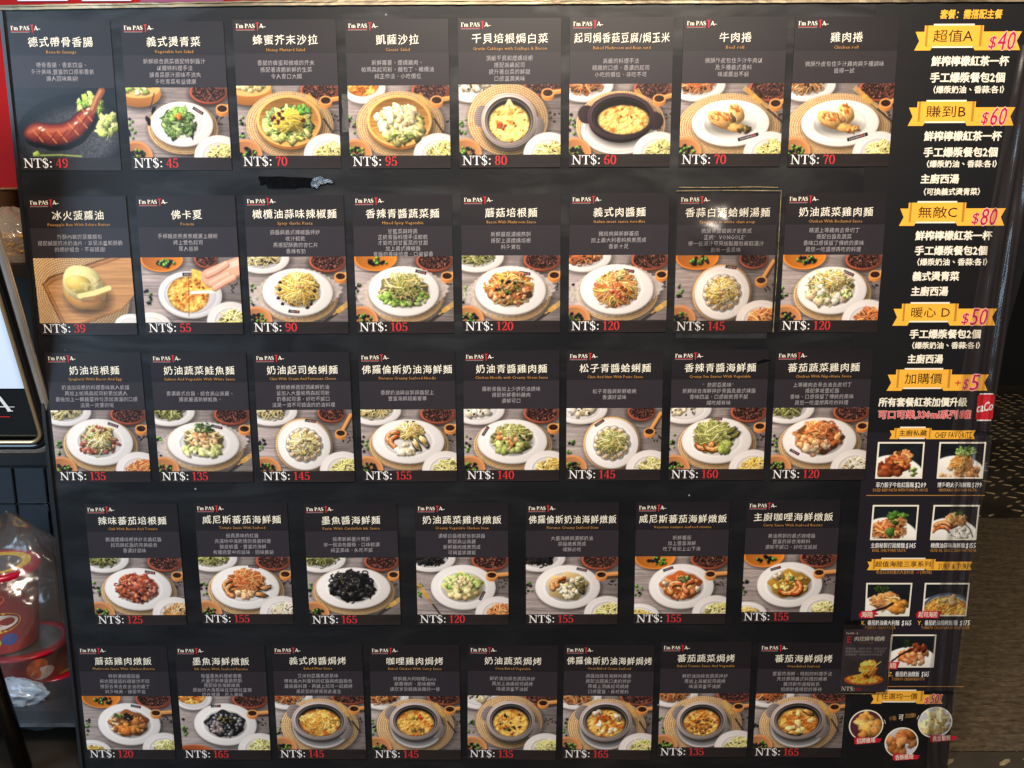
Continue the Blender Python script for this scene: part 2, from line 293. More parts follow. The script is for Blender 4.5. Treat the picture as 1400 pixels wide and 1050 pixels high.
MENU = [  # key, x, z, turn, title, subtitle, lines, price, what the picture shows
 ('11', -0.6489, 0.0896, -0.0056, '德式帶骨香腸', 'Bone-In Sausage', '帶骨香腸，香氣四溢、|多汁美味,豐富的口感和香氣|讓人回味無窮！', 49, 'a scored red bone-in sausage on a black plate'),
 ('12', -0.4886, 0.0894, -0.0032, '義式燙青菜', 'Vegetable hot Salad', '新鮮綜合蔬菜搭配特製醬汁|以獨特料理手法|讓青菜原汁原味不流失|多吃青菜有益健康', 45, 'blanched green leaves on a white plate'),
 ('13', -0.3303, 0.0913, -0.0006, '蜂蜜芥末沙拉', 'Honey Mustard Salad', '香甜的蜂蜜和微嗆的芥末|搭配著清脆新鮮的生菜|令人胃口大開', 70, 'mustard salad with red berries in a wooden bowl'),
 ('14', -0.1719, 0.0909, 0.0012, '凱薩沙拉', 'Caesar Salad', '新鮮蘿蔓、煙燻雞肉、|帕瑪森起司粉、麵包丁、橄欖油|純正作法，小吃價位', 95, 'pale salad with croutons in a wooden bowl'),
 ('15', -0.0137, 0.0916, 0.0007, '干貝培根焗白菜', 'Gratin Cabbage with Scallops & Bacon', '頂級干貝和煙燻培根|搭配高級起司|提升著白菜的鮮甜|口感溫潤美味', 80, 'pale yellow cabbage gratin in a grey pot'),
 ('16', 0.1436, 0.0919, -0.0004, '起司焗香菇豆腐/焗玉米', 'Baked Mushroom and Bean curd', '高級的料理手法|精緻的口感，香濃的起司|小吃的價位，非吃不可', 60, 'a dark brown two-handled pot of baked bean curd'),
 ('17', 0.3022, 0.0918, -0.0034, '牛肉捲', 'Beef roll', '微酥外皮包住多汁牛肉以|及多種義式香料|味道層出不窮', 70, 'a cut beef roll with dark filling'),
 ('18', 0.4581, 0.0912, -0.0009, '雞肉捲', 'Chicken roll', '微酥外皮包住多汁雞肉與多種調味|值得一試', 70, 'a baked chicken roll'),
 ('21', -0.6460, -0.1514, 0.0023, '冰火菠蘿油', 'Pineapple Bun With Echire Butter', '外酥內軟的菠蘿麵包|搭配鹹甜的冰奶油片，享受冰爽和酥脆|的絕妙組合，不容錯過！', 39, 'a yellow bun with a butter slice on a wooden tray'),
 ('22', -0.4869, -0.1508, 0.0006, '佛卡夏', 'Focacia', '手桿麵皮熬煮焦糖灑上糖粉|烤上雙色起司|眾人皆醉', 55, 'a hand lifting a slice of round focaccia'),
 ('23', -0.3288, -0.1503, 0.0009, '橄欖油蒜味辣椒麵', 'Spicy Garlic Pasta', '蒜醬與義式辣椒醬拌炒|收汁較乾|再搭配酥脆的杏仁片|香辣有勁', 90, 'yellow garlic spaghetti ringed by black olives'),
 ('24', -0.1710, -0.1502, 0.0016, '香辣青醬蔬菜麵', 'Mixed Spicy Vegetable', '甘藍菜與時蔬|正統青醬料理手法較乾|才能吃到甘藍菜的甘甜|加上義式辣椒醬|青醬的香味倍增，口齒留香', 105, 'green pesto pasta on chopped green cabbage'),
 ('25', -0.0127, -0.1494, 0.0001, '蘑菇培根麵', 'Bacon With Mushroom Sauce', '新鮮蘑菇濃縮熬製|搭配上選煙燻培根|料多實在', 120, 'mushroom bacon pasta dotted with black olives'),
 ('26', 0.1454, -0.1491, 0.0034, '義式肉醬麵', 'Italian meat sauce noodles', '豬絞肉與新鮮蕃茄|加上義大利香料熬煮而成|香氣十足', 120, 'thin spaghetti with red meat sauce in the middle'),
 ('27', 0.3023, -0.1501, -0.0009, '香蒜白酒蛤蜊湯麵', 'Spaghetti in white clam soup', '微酸帶甜蛤蜊才能煮成|正統“VONGOLE”|帶一些湯汁可另加點麵包吸取湯汁|別有一番風味', 145, 'clam spaghetti under a shiny loose laminating film'),
 ('28', 0.4594, -0.1496, -0.0012, '奶油蔬菜雞肉麵', 'Chicken With Bechamel Sauce', '精選上等雞肉去骨切丁|搭配白醬及蔬菜|香味口感保留了傳統的風味|是您一吃還想再吃的料理', 120, 'creamy chicken pasta with green peas'),
 ('31', -0.6442, -0.3824, 0.0004, '奶油培根麵', 'Spaghetti With Bacon And Egg', '奶油加培根的料理香味無人能擋|再加上帕瑪森起司粉更加誘人|最後加上一顆雞蛋拌勻添加滑溜的口感|這是一定要的啦', 135, 'cream pasta topped with pink bacon'),
 ('32', -0.4853, -0.3827, -0.0010, '奶油蔬菜鮭魚麵', 'Salmon And Vegetable With White Sauce', '香濃義式白醬，結合高山高麗、|獨家嚴選新鮮鮭魚。', 135, 'salmon pasta crowned with green herbs'),
 ('33', -0.3283, -0.3821, 0.0049, '奶油起司蛤蜊麵', 'Clam With Cream And Parmesan Cheese', '新鮮蛤蜊搭配頂級鮮奶油|並加入大量帕瑪森起司粉|奶香起司濃，好吃不膩口|這是一道不可錯過的奶油料理', 145, 'creamy spaghetti ringed by clams on a round plate'),
 ('34', -0.1703, -0.3817, 0.0024, '佛羅倫斯奶油海鮮麵', 'Florence Creamy Seafood Noodle', '香醇奶油與自製蒜醬配上|豐富海鮮超級奢華', 155, 'cream pasta with prawns and two black mussels'),
 ('35', -0.0128, -0.3809, 0.0019, '奶油青醬雞肉麵', 'Chicken Noodle with Creamy Green Sauce', '羅勒青醬加上少許奶油提味|搭配新鮮香料雞肉|濃郁可口', 140, 'green sauce noodles with chicken pieces'),
 ('36', 0.1435, -0.3803, 0.0022, '松子青醬蛤蜊麵', 'Clam And Ham With Pesto Sauce', '松子青醬與新鮮蛤蜊|香濃好滋味', 145, 'pale green pesto spaghetti ringed by clams'),
 ('37', 0.3015, -0.3799, 0.0027, '香辣青醬海鮮麵', 'Creasy Sea Sauces With Vegetable', '“熱那亞風味”|新鮮綜合海鮮拌炒青醬及義式辣醬|香味四溢，口感較乾而不膩|越吃越有味', 160, 'green pasta with two prawns and green mussels'),
 ('38', 0.4570, -0.3798, 0.0054, '蕃茄蔬菜雞肉麵', 'Chicken With Napolitane Sauce', '上等雞肉去骨去油去皮切丁|搭配拿坡里紅醬|香味、口感保留了傳統的風味|是您一吃還想再吃的料理', 120, 'orange tomato chicken pasta'),
 ('41', -0.6068, -0.6219, 0.0020, '辣味蕃茄培根麵', 'Chili With Bacon And Tomato', '精選煙燻培根拌炒北義紅醬|起司與紅醬的完美結合|香濃好滋味', 125, 'red chili pasta with bacon and black olives'),
 ('42', -0.4352, -0.6201, 0.0016, '威尼斯蕃茄海鮮麵', 'Tomato Sauce With Seafood', '船員風味的紅醬|充滿地中海熱情的南義料理|酸度較重，豐富的海鮮|有種戀愛中的滋味，回味無窮', 155, 'tomato seafood pasta with prawns and mussels'),
 ('43', -0.2637, -0.6211, 0.0073, '墨魚醬海鮮麵', 'Pasta With Cuttlefish Ink Sauce', '採用新鮮墨汁熬製|非一般染色麵條，口味較濃|純正風味，久吃不膩', 165, 'black squid ink pasta on an oval plate'),
 ('44', -0.0912, -0.6208, -0.0005, '奶油蔬菜雞肉燉飯', 'Creamy Vegetable Chicken Stew', '濃郁白醬搭配自製蒜醬|鮮甜高山高麗|新鮮雞肉燉煮而成|可稱當家燉飯', 120, 'creamy chicken risotto beside a gold fork'),
 ('45', 0.0817, -0.6200, 0.0039, '佛羅倫斯奶油海鮮燉飯', 'Florence Creamy Seafood Stew', '大量海鮮與濃郁奶油|蒜醬燉煮而成|嚐鮮必吃', 155, 'cream risotto with white rice'),
 ('46', 0.2534, -0.6191, 0.0040, '威尼斯蕃茄海鮮燉飯', 'Venetian tomato seafood risotto', '新鮮蕃茄|加上豐富海鮮|吃了有如上山下海', 155, 'tomato seafood risotto with a green herb'),
 ('47', 0.4238, -0.6159, -0.0000, '主廚咖哩海鮮燉飯', 'Curry Sauce With Seafood Risotto', '無油熬製的義式咖哩醬|豐富的綜合海鮮料|濃郁不膩口，好吃沒話說', 155, 'yellow curry risotto with two orange prawns'),
 ('51', -0.6426, -0.8611, -0.0026, '蘑菇雞肉燉飯', 'Mushroom Sauce With Chicken Risotto', '特製濃縮蘑菇醬|與坊間蘑菇料理截然不同|搭配去骨去皮去油的雞丁|料多味美，欲罷不能', 120, 'brown mushroom chicken risotto'),
 ('52', -0.4843, -0.8609, -0.0034, '墨魚海鮮燉飯', 'Ink Sauce With Seafood Risotto', '每盤墨魚料理都需要|大量的新鮮墨囊熬製|搭配綜合海鮮燉煮|原始的大海風味在您眼前呈現|吃在健康，吃入美味', 165, 'black squid ink risotto in a white soup plate'),
 ('53', -0.3271, -0.8596, 0.0018, '義式肉醬焗烤', 'Baked Meat Sauce', '艾米利亞羅馬那風味|帶有義大利香料的紅醬與肉醬融合|屬南義料理，再鋪上起司一起焗烤|滿足您的感覺就此產生', 145, 'baked meat sauce gratin filling a wide grey pot'),
 ('54', -0.1708, -0.8601, -0.0016, '咖哩雞肉焗烤', 'Baked Chicken With Curry Sauce', '特製義大利咖哩Sauce|顛覆傳統，風味獨特|讓您享受精緻高雅的一餐', 145, 'baked curry chicken gratin in a grey pot'),
 ('55', -0.0138, -0.8602, -0.0152, '奶油蔬菜焗烤', 'Oven-Baked Vegetable', '鮮奶油加綜合蔬菜拌炒|再加上高級起司焗烤|味道清爽不油膩', 135, 'cream vegetable gratin dotted with black olive rings'),
 ('56', 0.1420, -0.8598, -0.0082, '佛羅倫斯奶油海鮮焗烤', 'Oven-Baked Cream Seafood', '蒜醬加綜合海鮮料爆香|搭配法國進口淡奶拌炒|再鋪上頂級起司焗烤|口感豐富，真材實料', 165, 'cream seafood gratin with a clam at its rim'),
 ('57', 0.2983, -0.8549, 0.0022, '蕃茄蔬菜焗烤', 'Baked Tomato Sauce And Vegetable', '鮮奶油加綜合蔬菜拌炒|再加上高級起司焗烤|味道清爽不油膩', 135, 'tomato vegetable gratin in a grey pot'),
 ('58', 0.4539, -0.8554, -0.0047, '蕃茄海鮮焗烤', 'Oven-Baked Seafood', '豐富的海鮮，特別的料理手法|充分展現義式料理的精華|雖然製作過程較長|但絕對值得您的等待', 165, 'seafood gratin with mussels'),
]
# ---------------------------------------------------------------- printed pictures
# Every dish photograph on the menus is a flat print: its ink is mixed point by point here and
# carried by a fine sheet as a colour attribute.
class Pic:
    def __init__(s, seed, nx=168, ny=112, W=150.0, H=100.0):
        s.r = np.random.RandomState(seed); s.W, s.H, s.nx, s.ny = W, H, nx, ny
        s.X, s.Y = np.meshgrid(np.linspace(0, W, nx), np.linspace(0, H, ny))
        s.img = np.zeros((ny, nx, 3)); s.img[:] = (.5, .47, .46)
    def noise(s, sx, sy, oct=3):
        out = 0; amp = 1.0; tot = 0
        for o in range(oct):
            gw, gh = int(s.W/sx)+3, int(s.H/sy)+3
            g = s.r.rand(gh, gw)
            x = s.X/sx + s.r.rand(); y = s.Y/sy + s.r.rand()
            x = np.minimum(x, gw-1.001); y = np.minimum(y, gh-1.001)
            i, j = x.astype(int), y.astype(int); fx, fy = x-i, y-j
            fx = fx*fx*(3-2*fx); fy = fy*fy*(3-2*fy)
            i1, j1 = np.minimum(i+1, gw-1), np.minimum(j+1, gh-1)
            out = out + amp*((g[j, i]*(1-fx)+g[j, i1]*fx)*(1-fy)+(g[j1, i]*(1-fx)+g[j1, i1]*fx)*fy)
            tot += amp; amp *= .5; sx = max(sx/2, .6); sy = max(sy/2, .6)
        return out/tot
    def put(s, m, c):
        s.img += (np.asarray(c)-s.img)*m[..., None]
    def mul(s, m, k):
        s.img *= (1-m*(1-k))[..., None]
    def ell(s, cx, cy, a, b, rot=0.0):
        c, n = math.cos(rot), math.sin(rot)
        dx, dy = s.X-cx, s.Y-cy
        u, v = (c*dx+n*dy)/a, (-n*dx+c*dy)/b
        return np.sqrt(u*u+v*v)+1e-6, u, v
    def disc(s, q, a, soft=.9, k=1.0):
        return np.clip(.5-(q-k)*a/soft, 0, 1)
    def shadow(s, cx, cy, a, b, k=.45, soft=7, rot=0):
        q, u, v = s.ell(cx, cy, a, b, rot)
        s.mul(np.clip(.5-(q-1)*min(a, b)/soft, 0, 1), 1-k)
    def local(s, cx, cy, r):
        x0 = max(int((cx-r)/s.W*(s.nx-1)), 0); x1 = min(int((cx+r)/s.W*(s.nx-1))+2, s.nx)
        y0 = max(int((cy-r)/s.H*(s.ny-1)), 0); y1 = min(int((cy+r)/s.H*(s.ny-1))+2, s.ny)
        return (slice(y0, y1), slice(x0, x1)) if x1 > x0 and y1 > y0 else None
    def line(s, P, w, c, soft=.8, w2=None):
        P = np.asarray(P, float); cx, cy = P.mean(0); R = np.abs(P-(cx, cy)).max()+w+1.5
        L = s.local(cx, cy, R)
        if L is None: return
        x, y = s.X[L][..., None], s.Y[L][..., None]
        A, D = P[:-1], P[1:]-P[:-1]; l2 = (D*D).sum(1)+1e-9
        t = np.clip(((x-A[:, 0])*D[:, 0]+(y-A[:, 1])*D[:, 1])/l2, 0, 1)
        d = np.sqrt((x-A[:, 0]-t*D[:, 0])**2+(y-A[:, 1]-t*D[:, 1])**2).min(-1)
        m = np.clip(.5-(d-w/2)/soft, 0, 1)[..., None]
        s.img[L] += (np.asarray(c)-s.img[L])*m
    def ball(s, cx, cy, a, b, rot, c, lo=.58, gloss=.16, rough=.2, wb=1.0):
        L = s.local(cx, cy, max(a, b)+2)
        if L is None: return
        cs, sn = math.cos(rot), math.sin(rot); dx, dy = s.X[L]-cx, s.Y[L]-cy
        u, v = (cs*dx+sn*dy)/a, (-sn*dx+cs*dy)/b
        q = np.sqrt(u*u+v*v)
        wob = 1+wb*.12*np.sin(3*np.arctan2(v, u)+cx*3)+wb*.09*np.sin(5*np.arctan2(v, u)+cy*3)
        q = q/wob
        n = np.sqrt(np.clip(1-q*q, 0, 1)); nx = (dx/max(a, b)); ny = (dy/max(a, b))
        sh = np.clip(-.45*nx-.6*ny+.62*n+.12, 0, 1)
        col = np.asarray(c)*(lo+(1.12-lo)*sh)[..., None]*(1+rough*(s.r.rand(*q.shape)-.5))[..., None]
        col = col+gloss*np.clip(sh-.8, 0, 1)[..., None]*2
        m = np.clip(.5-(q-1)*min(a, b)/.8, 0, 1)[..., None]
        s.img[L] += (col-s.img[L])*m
    # ---- table setting
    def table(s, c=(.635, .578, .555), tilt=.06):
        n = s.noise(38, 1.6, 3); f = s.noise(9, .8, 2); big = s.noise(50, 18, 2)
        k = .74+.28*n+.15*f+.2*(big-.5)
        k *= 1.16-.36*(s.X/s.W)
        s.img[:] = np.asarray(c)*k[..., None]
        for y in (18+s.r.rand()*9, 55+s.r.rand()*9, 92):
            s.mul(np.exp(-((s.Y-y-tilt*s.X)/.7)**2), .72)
    def mat(s, cx, cy, a, b, rot=0):
        s.shadow(cx+2, cy+3, a+1, b+1, .4, 9, rot)
        q, u, v = s.ell(cx, cy, a, b, rot); th = np.arctan2(v, u)
        ring = q*a/3.5; fr = ring-np.floor(ring); idx = np.floor(ring)
        br = .5+.5*np.cos(th*(18+idx*5)+idx*2.4)
        t = np.clip(.22+.75*np.sin(np.pi*fr)**.8*(.5+.5*br)+.2*(s.noise(1.4, 1.4, 1)-.5), 0, 1)
        col = np.array((.42, .29, .17))*(1-t)[..., None]+np.array((.90, .76, .56))*t[..., None]
        col *= (1.05-.16*(u+.6*v))[..., None]
        s.put(s.disc(q, min(a, b), 1.2), col)
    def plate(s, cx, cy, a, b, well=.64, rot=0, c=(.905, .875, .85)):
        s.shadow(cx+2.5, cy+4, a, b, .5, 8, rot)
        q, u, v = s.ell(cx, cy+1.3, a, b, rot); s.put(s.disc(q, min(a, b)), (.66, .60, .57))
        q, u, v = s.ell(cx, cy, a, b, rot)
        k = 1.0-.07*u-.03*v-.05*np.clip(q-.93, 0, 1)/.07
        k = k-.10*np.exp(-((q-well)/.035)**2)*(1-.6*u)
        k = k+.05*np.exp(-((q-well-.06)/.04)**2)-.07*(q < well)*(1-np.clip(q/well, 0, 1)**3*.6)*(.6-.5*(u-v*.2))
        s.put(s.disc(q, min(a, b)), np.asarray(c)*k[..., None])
    def badge(s, cx, cy, rot, L=17, h=4.6):
        c, n = math.cos(rot), math.sin(rot); dx, dy = s.X-cx, s.Y-cy
        u, v = c*dx+n*dy, -n*dx+c*dy
        m = np.clip(.5+(L/2-np.abs(u))/.7, 0, 1)*np.clip(.5+(h/2-np.abs(v))/.7, 0, 1)
        s.put(m, (.11, .09, .12))
        t = (np.abs(v) < h*.22)*(np.abs(u) < L*.40)*(.25+.6*(np.sin(u*2.6)*.5+.5))
        s.put(np.clip(t, 0, 1)*m, (.86, .82, .80))
        s.put(m*np.exp(-((u-L*.22)/1.1)**2), (.75, .14, .16))
    def pepper(s, cx, cy, a, b):
        s.shadow(cx-1, cy+3.5, a+1, b+1, .5, 7)
        q, u, v = s.ell(cx, cy+1.6, a, b); s.put(s.disc(q, b), (.42, .19, .12))
        q, u, v = s.ell(cx, cy, a, b); s.put(s.disc(q, b), np.array((.58, .30, .21))*(1.1-.25*u)[..., None])
        q, u, v = s.ell(cx, cy-.3, a*.88, b*.85)
        g = s.r.rand(s.ny, s.nx); n = s.noise(1.7, 1.7, 1)
        c = np.array((.19, .115, .10))+(np.clip(n-.45, 0, 1)*1.2)[..., None]*np.array((.75, .42, .32))+(g > .95)[..., None]*.25
        s.put(s.disc(q, b), c)
    def scoop(s, cx, cy, r=9.5, ang=-.2, ln=40, hh=6.5):
        e = (cx+math.cos(ang)*ln, cy+math.sin(ang)*ln)
        s.line([(cx+2, cy+5), (e[0], e[1]+5)], hh, (.30, .24, .22), 3)
        s.line([(cx, cy), e], hh, (.84, .56, .28)); s.line([(cx, cy-1.3), (e[0], e[1]-1.3)], hh*.3, (.94, .70, .42), 1.5)
        q, u, v = s.ell(cx, cy+3.6, r, r*.8); s.put(s.disc(q, r), np.array((.74, .46, .21))*(1.1-.2*u)[..., None])
        q, u, v = s.ell(cx, cy, r, r*.7); s.put(s.disc(q, r), (.90, .64, .36))
        q, u, v = s.ell(cx, cy, r*.76, r*.5); n = s.noise(1.5, 1.5, 1)
        s.put(s.disc(q, r*.7), np.array((.24, .13, .09))*(.5+n)[..., None])
    def beans(s, pts, sz=2.5, green=.4):
        for x, y in pts:
            c = (.42, .62, .20) if s.r.rand() < green else (.10, .085, .12)
            a = sz*(.75+.5*s.r.rand()); s.shadow(x+.8, y+1.1, a, a, .4, 2.2)
            s.ball(x, y, a, a*.85, s.r.rand()*3, c, .45, .5)
    def scatter(s, cx, cy, rx, ry, n):
        t = s.r.rand(n)*6.283; k = np.sqrt(s.r.rand(n)); return list(zip(cx+rx*k*np.cos(t), cy+ry*k*np.sin(t)))
    def dots(s, cx, cy, rx, ry, n, sz=1.6, c=(.16, .13, .13)):
        for x, y in s.scatter(cx, cy, rx, ry, n): s.ball(x, y, sz, sz*.7, s.r.rand()*3, c, .5, .1)
    def dishplate(s, cx, cy, a, b, c=(.86, .50, .20)):
        s.shadow(cx+2, cy+3, a, b, .45, 6)
        q, u, v = s.ell(cx, cy, a, b); s.put(s.disc(q, b), np.array(c)*1.12)
        q, u, v = s.ell(cx-.5, cy+.6, a*.9, b*.88); s.put(s.disc(q, b), np.array(c)*(.92+.12*u)[..., None])
    def fork(s, x0, y0, x1, y1, gold=(.80, .62, .30)):
        d = np.array((x1-x0, y1-y0)); L = np.hypot(*d); d = d/L; p = np.array((-d[1], d[0])); o = np.array((x0, y0))
        s.line([o+(1.2, 1.8), o+d*L*.6+(1.2, 1.8)], 2.6, (.26, .22, .21), 2)
        s.line([o, o+d*L*.55], 1.7, (.22, .18, .15)); s.line([o+d*L*.4, o+d*L*.62], 2.0, gold)
        s.line([o+d*L*.6, o+d*L*.74], 7.4, gold, 1.2)
        for k in (-2.8, -.95, .95, 2.8):
            s.line([o+d*L*.72+p*k, o+d*L+p*k], 1.15, np.array(gold)*1.12)
    # ---- food
    def heap(s, cx, cy, rx, ry, c, peak=0.0, k=.85):
        s.shadow(cx+2, cy+2.5, rx*.98, ry*.98, .35, 6)
        q, u, v = s.ell(cx, cy, rx, ry); th = np.arctan2(v, u)
        q = q*(1+.06*np.sin(5*th+cx)+.05*np.sin(9*th+cy))
        s.put(s.disc(q, min(rx, ry), 1.5), np.asarray(c)*(k*(.75-.18*u-.2*v))[..., None])
    def noodles(s, cx, cy, rx, ry, pal, n=150, w=2.0, ln=22, curl=.14, dark=.56, bed=True):
        pal = np.asarray(pal, float); w = w*.66 if w < 3.5 else w; n = int(n*1.6) if w < 3.5 else n
        if bed: s.heap(cx, cy, rx, ry, pal.mean(0)*dark*1.3)
        R = s.r
        for i in range(n):
            f = i/n; k = math.sqrt(R.rand())*(1-.45*f); t = R.rand()*6.283
            x, y = cx+rx*.9*k*math.cos(t), cy+ry*.9*k*math.sin(t)-ry*.25*f
            a = t+1.57+R.randn()*.9; cv = R.randn()*curl; P = [(x, y)]
            for _ in range(9):
                a += cv+R.randn()*.08; x += math.cos(a)*ln/9; y += math.sin(a)*ln/9*.75
                if ((x-cx)/rx)**2+((y-cy)/ry)**2 > 1.05: a += .9
                P.append((x, y))
            mx, my = P[4]
            sh = (.80+.24*f-.16*(mx-cx)/rx-.17*(my-cy)/ry)*(.85+.3*R.rand())
            c = pal[R.randint(len(pal))]*sh
            s.line(np.array(P)+(.3, .45), w+.45, c*dark, 1.3); s.line(P, w, c, .9)
            s.line(np.array(P)-(.2, .35), w*.35, np.minimum(c*1.14, 1), 1.0)
    def chunks(s, cx, cy, rx, ry, pal, n, sz, asp=.7, lo=.55, gloss=.14, ring=False):
        R = s.r; pts = s.scatter(cx, cy, rx, ry, n)
        if ring:
            t = np.linspace(0, 6.283, n+1)[:-1]+R.rand(n)*.3; pts = list(zip(cx+rx*np.cos(t), cy+ry*np.sin(t)))
        pts.sort(key=lambda p: p[1])
        for x, y in pts:
            a = sz*(.7+.6*R.rand()); b = a*asp*(.8+.4*R.rand()); rot = R.rand()*3.14
            sh = 1-.13*(x-cx)/max(rx, 1)-.08*(y-cy)/max(ry, 1)
            s.shadow(x+.7, y+1.1, a*.9, b*.9, .22, 2.5, rot)
            s.ball(x, y, a, b, rot, np.minimum(np.asarray(pal[R.randint(len(pal))])*sh*(.88+.24*R.rand()), 1), lo, gloss)
    def clam(s, x, y, a, rot, meat=(.80, .62, .40)):
        b = a*.74; s.shadow(x+1, y+1.4, a, b, .4, 3, rot)
        s.ball(x, y, a, b, rot, (.70, .63, .52), .6, .2)
        s.ball(x-.2, y-.2, a*.84, b*.82, rot, (.90, .85, .76), .7, .2); s.ball(x+.3, y+.5, a*.5, b*.48, rot, meat, .5, .4)
    def mussel(s, x, y, a, rot, meat=(.86, .76, .56)):
        b = a*.46; s.shadow(x+1, y+1.3, a, b, .4, 3, rot)
        s.ball(x, y, a, b, rot, (.12, .115, .16), .5, .5); s.ball(x-.3, y-.4, a*.86, b*.76, rot, meat, .62, .3)
        s.ball(x+.5, y+.2, a*.5, b*.42, rot, np.array(meat)*(.9, .82, .66), .6, .3)
    def shrimp(s, x, y, r, a0, span=2.6, w=7.5, c=(.95, .60, .30)):
        t = np.linspace(a0, a0+span, 14); P = np.stack([x+r*np.cos(t), y+r*.8*np.sin(t)], 1)
        s.line(P+(1, 1.6), w+1, np.array(c)*.36, 2.2)
        for i in range(13):
            k = 1-.45*i/13; s.line(P[i:i+2], w*k, np.array(c)*(1.0 if i % 3 else .74), 1.0)
        s.line(P-(.7, 1.4), w*.22, (1, .86, .68), 1.6); s.line(P[-2:]+(P[-1]-P[-2])*.9, w*.4, np.array(c)*(.95, .55, .4), 1)
    def leaves(s, cx, cy, rx, ry, pal, n, sz, asp=.5):
        s.chunks(cx, cy, rx, ry, pal, n, sz, asp, .42, .15)
        for x, y in s.scatter(cx, cy, rx, ry, n//2):
            t = s.r.rand()*3.14; d = sz*.8; s.line([(x-d*math.cos(t), y-d*.7*math.sin(t)), (x+d*math.cos(t), y+d*.7*math.sin(t))], .5, np.array(pal[-1])*1.3, .7)
    def gratin(s, cx, cy, a, b, hot=.5, base=(.96, .76, .36), brown=(.78, .40, .12)):
        q, u, v = s.ell(cx, cy, a, b); n1 = s.noise(9, 8, 4); n2 = s.noise(5, 4, 3); n3 = s.noise(2, 2, 2)
        t = np.clip((n1-.60+.26*hot)*3.2+(n3-.5)*.5, 0, .9); w = np.clip((n2-.58)*4, 0, 1)
        c = np.array(base)*(.86+.3*n3)[..., None]; c = c*(1-.5*w)[..., None]+np.array((1, .93, .70))*(.5*w)[..., None]
        c = c*(1-t)[..., None]+np.array(brown)*(1.0*t)[..., None]
        gy, gx = np.gradient(s.noise(4, 3.5, 3)); c = c*np.clip(1-1.1*(gx+gy), .7, 1.2)[..., None]
        edge = np.clip((q-.86)/.14, 0, 1); c = c*(1-.3*edge)[..., None]
        s.put(s.disc(q, min(a, b), 1.6), c)
        for x, y in s.scatter(cx, cy, a*.8, b*.8, int(16*hot)+4):
            s.ball(x, y, 1.2+1.6*s.r.rand(), 1+s.r.rand(), s.r.rand()*3, np.array(brown)*(.7+.5*s.r.rand()), .7, .1)
    def pot(s, cx, cy, a, b, c=(.58, .525, .50), handles=0, depth=.78):
        s.shadow(cx+3, cy+8, a+2, b+2, .55, 10)
        c = np.array(c); ca, sa = math.cos(handles), math.sin(handles)
        for k in (-1, 1):
            hx, hy = cx+k*a*1.03*ca, cy+k*a*1.03*sa*.8+2
            q, u, v = s.ell(hx, hy, a*.27, b*.40, handles); s.put(s.disc(q, b*.3), c*(1.02-.22*u)[..., None]*(.9+.12*np.sin(s.Y*2.2))[..., None])
        q, u, v = s.ell(cx, cy+5.5, a*.97, b*.98); s.put(s.disc(q, b), c*(.52-.1*u)[..., None])
        q, u, v = s.ell(cx, cy, a, b); k = 1.2-.18*u-.22*v+.13*np.sin(q*58)*(q > .72)
        s.put(s.disc(q, b), c*k[..., None])
        q, u, v = s.ell(cx, cy+.6, a*.88, b*.87); s.put(s.disc(q, b), c*(.62+.28*v-.1*u)[..., None])
        q, u, v = s.ell(cx, cy+1.2, a*.83, b*.82); s.put(s.disc(q, b), c*(.95+.35*v)[..., None])
        q, u, v = s.ell(cx, cy+1.8, a*.79, b*.78); s.put(s.disc(q, b), c*(.44+.25*v)[..., None])
    def woodbowl(s, cx, cy, a, b):
        s.shadow(cx+3, cy+7, a+1, b+2, .5, 9)
        q, u, v = s.ell(cx, cy+5, a*.97, b*.98); s.put(s.disc(q, b), np.array((.66, .42, .18))*(1-.15*u)[..., None])
        q, u, v = s.ell(cx, cy, a, b); s.put(s.disc(q, b), np.array((.92, .70, .40))*(1.02-.1*u)[..., None])
        q, u, v = s.ell(cx, cy+.6, a*.92, b*.91); g = .85+.3*s.noise(30, 1.5, 2)
        s.put(s.disc(q, b), np.array((.82, .58, .28))*(g*(.92+.25*v))[..., None])
    def finish(s, warm=1.0, con=1.03):
        i = np.pad(s.img, ((1, 1), (1, 1), (0, 0)), 'edge'); b = .10
        i = i[:-2]*b/2+i[1:-1]*(1-b)+i[2:]*b/2; i = i[:, :-2]*b/2+i[:, 1:-1]*(1-b)+i[:, 2:]*b/2
        i = i*(1+.03*(s.r.rand(s.ny, s.nx, 1)-.5))
        i = np.clip(i, 0, 1)**1.13; g = i.mean(-1, keepdims=True); i = g+(i-g)*.88; i = (i-.5)*con+.5
        return np.clip(i, .015, .985)

YEL = [(.95, .80, .42), (.90, .70, .30), (.98, .87, .56)]
CRM = [(.96, .88, .62), (.92, .80, .50), (.98, .93, .74)]
GRN = [(.73, .72, .42), (.60, .59, .29), (.83, .81, .56)]
ORG = [(.91, .57, .33), (.84, .45, .23), (.95, .70, .44)]
RED = [(.84, .42, .27), (.75, .31, .18), (.90, .56, .38)]
BLK = [(.20, .18, .19), (.13, .12, .13), (.30, .28, .28)]
WHT = [(.93, .86, .72), (.88, .78, .60), (.96, .91, .82)]
LEAF = [(.33, .45, .20), (.45, .56, .28), (.24, .34, .16), (.60, .68, .42)]
BAC = [(.72, .38, .30), (.62, .28, .22), (.84, .56, .46)]
MEAT = [(.86, .66, .44), (.78, .52, .28), (.90, .74, .54)]
BRN = [(.56, .24, .11), (.46, .17, .08), (.66, .34, .15)]

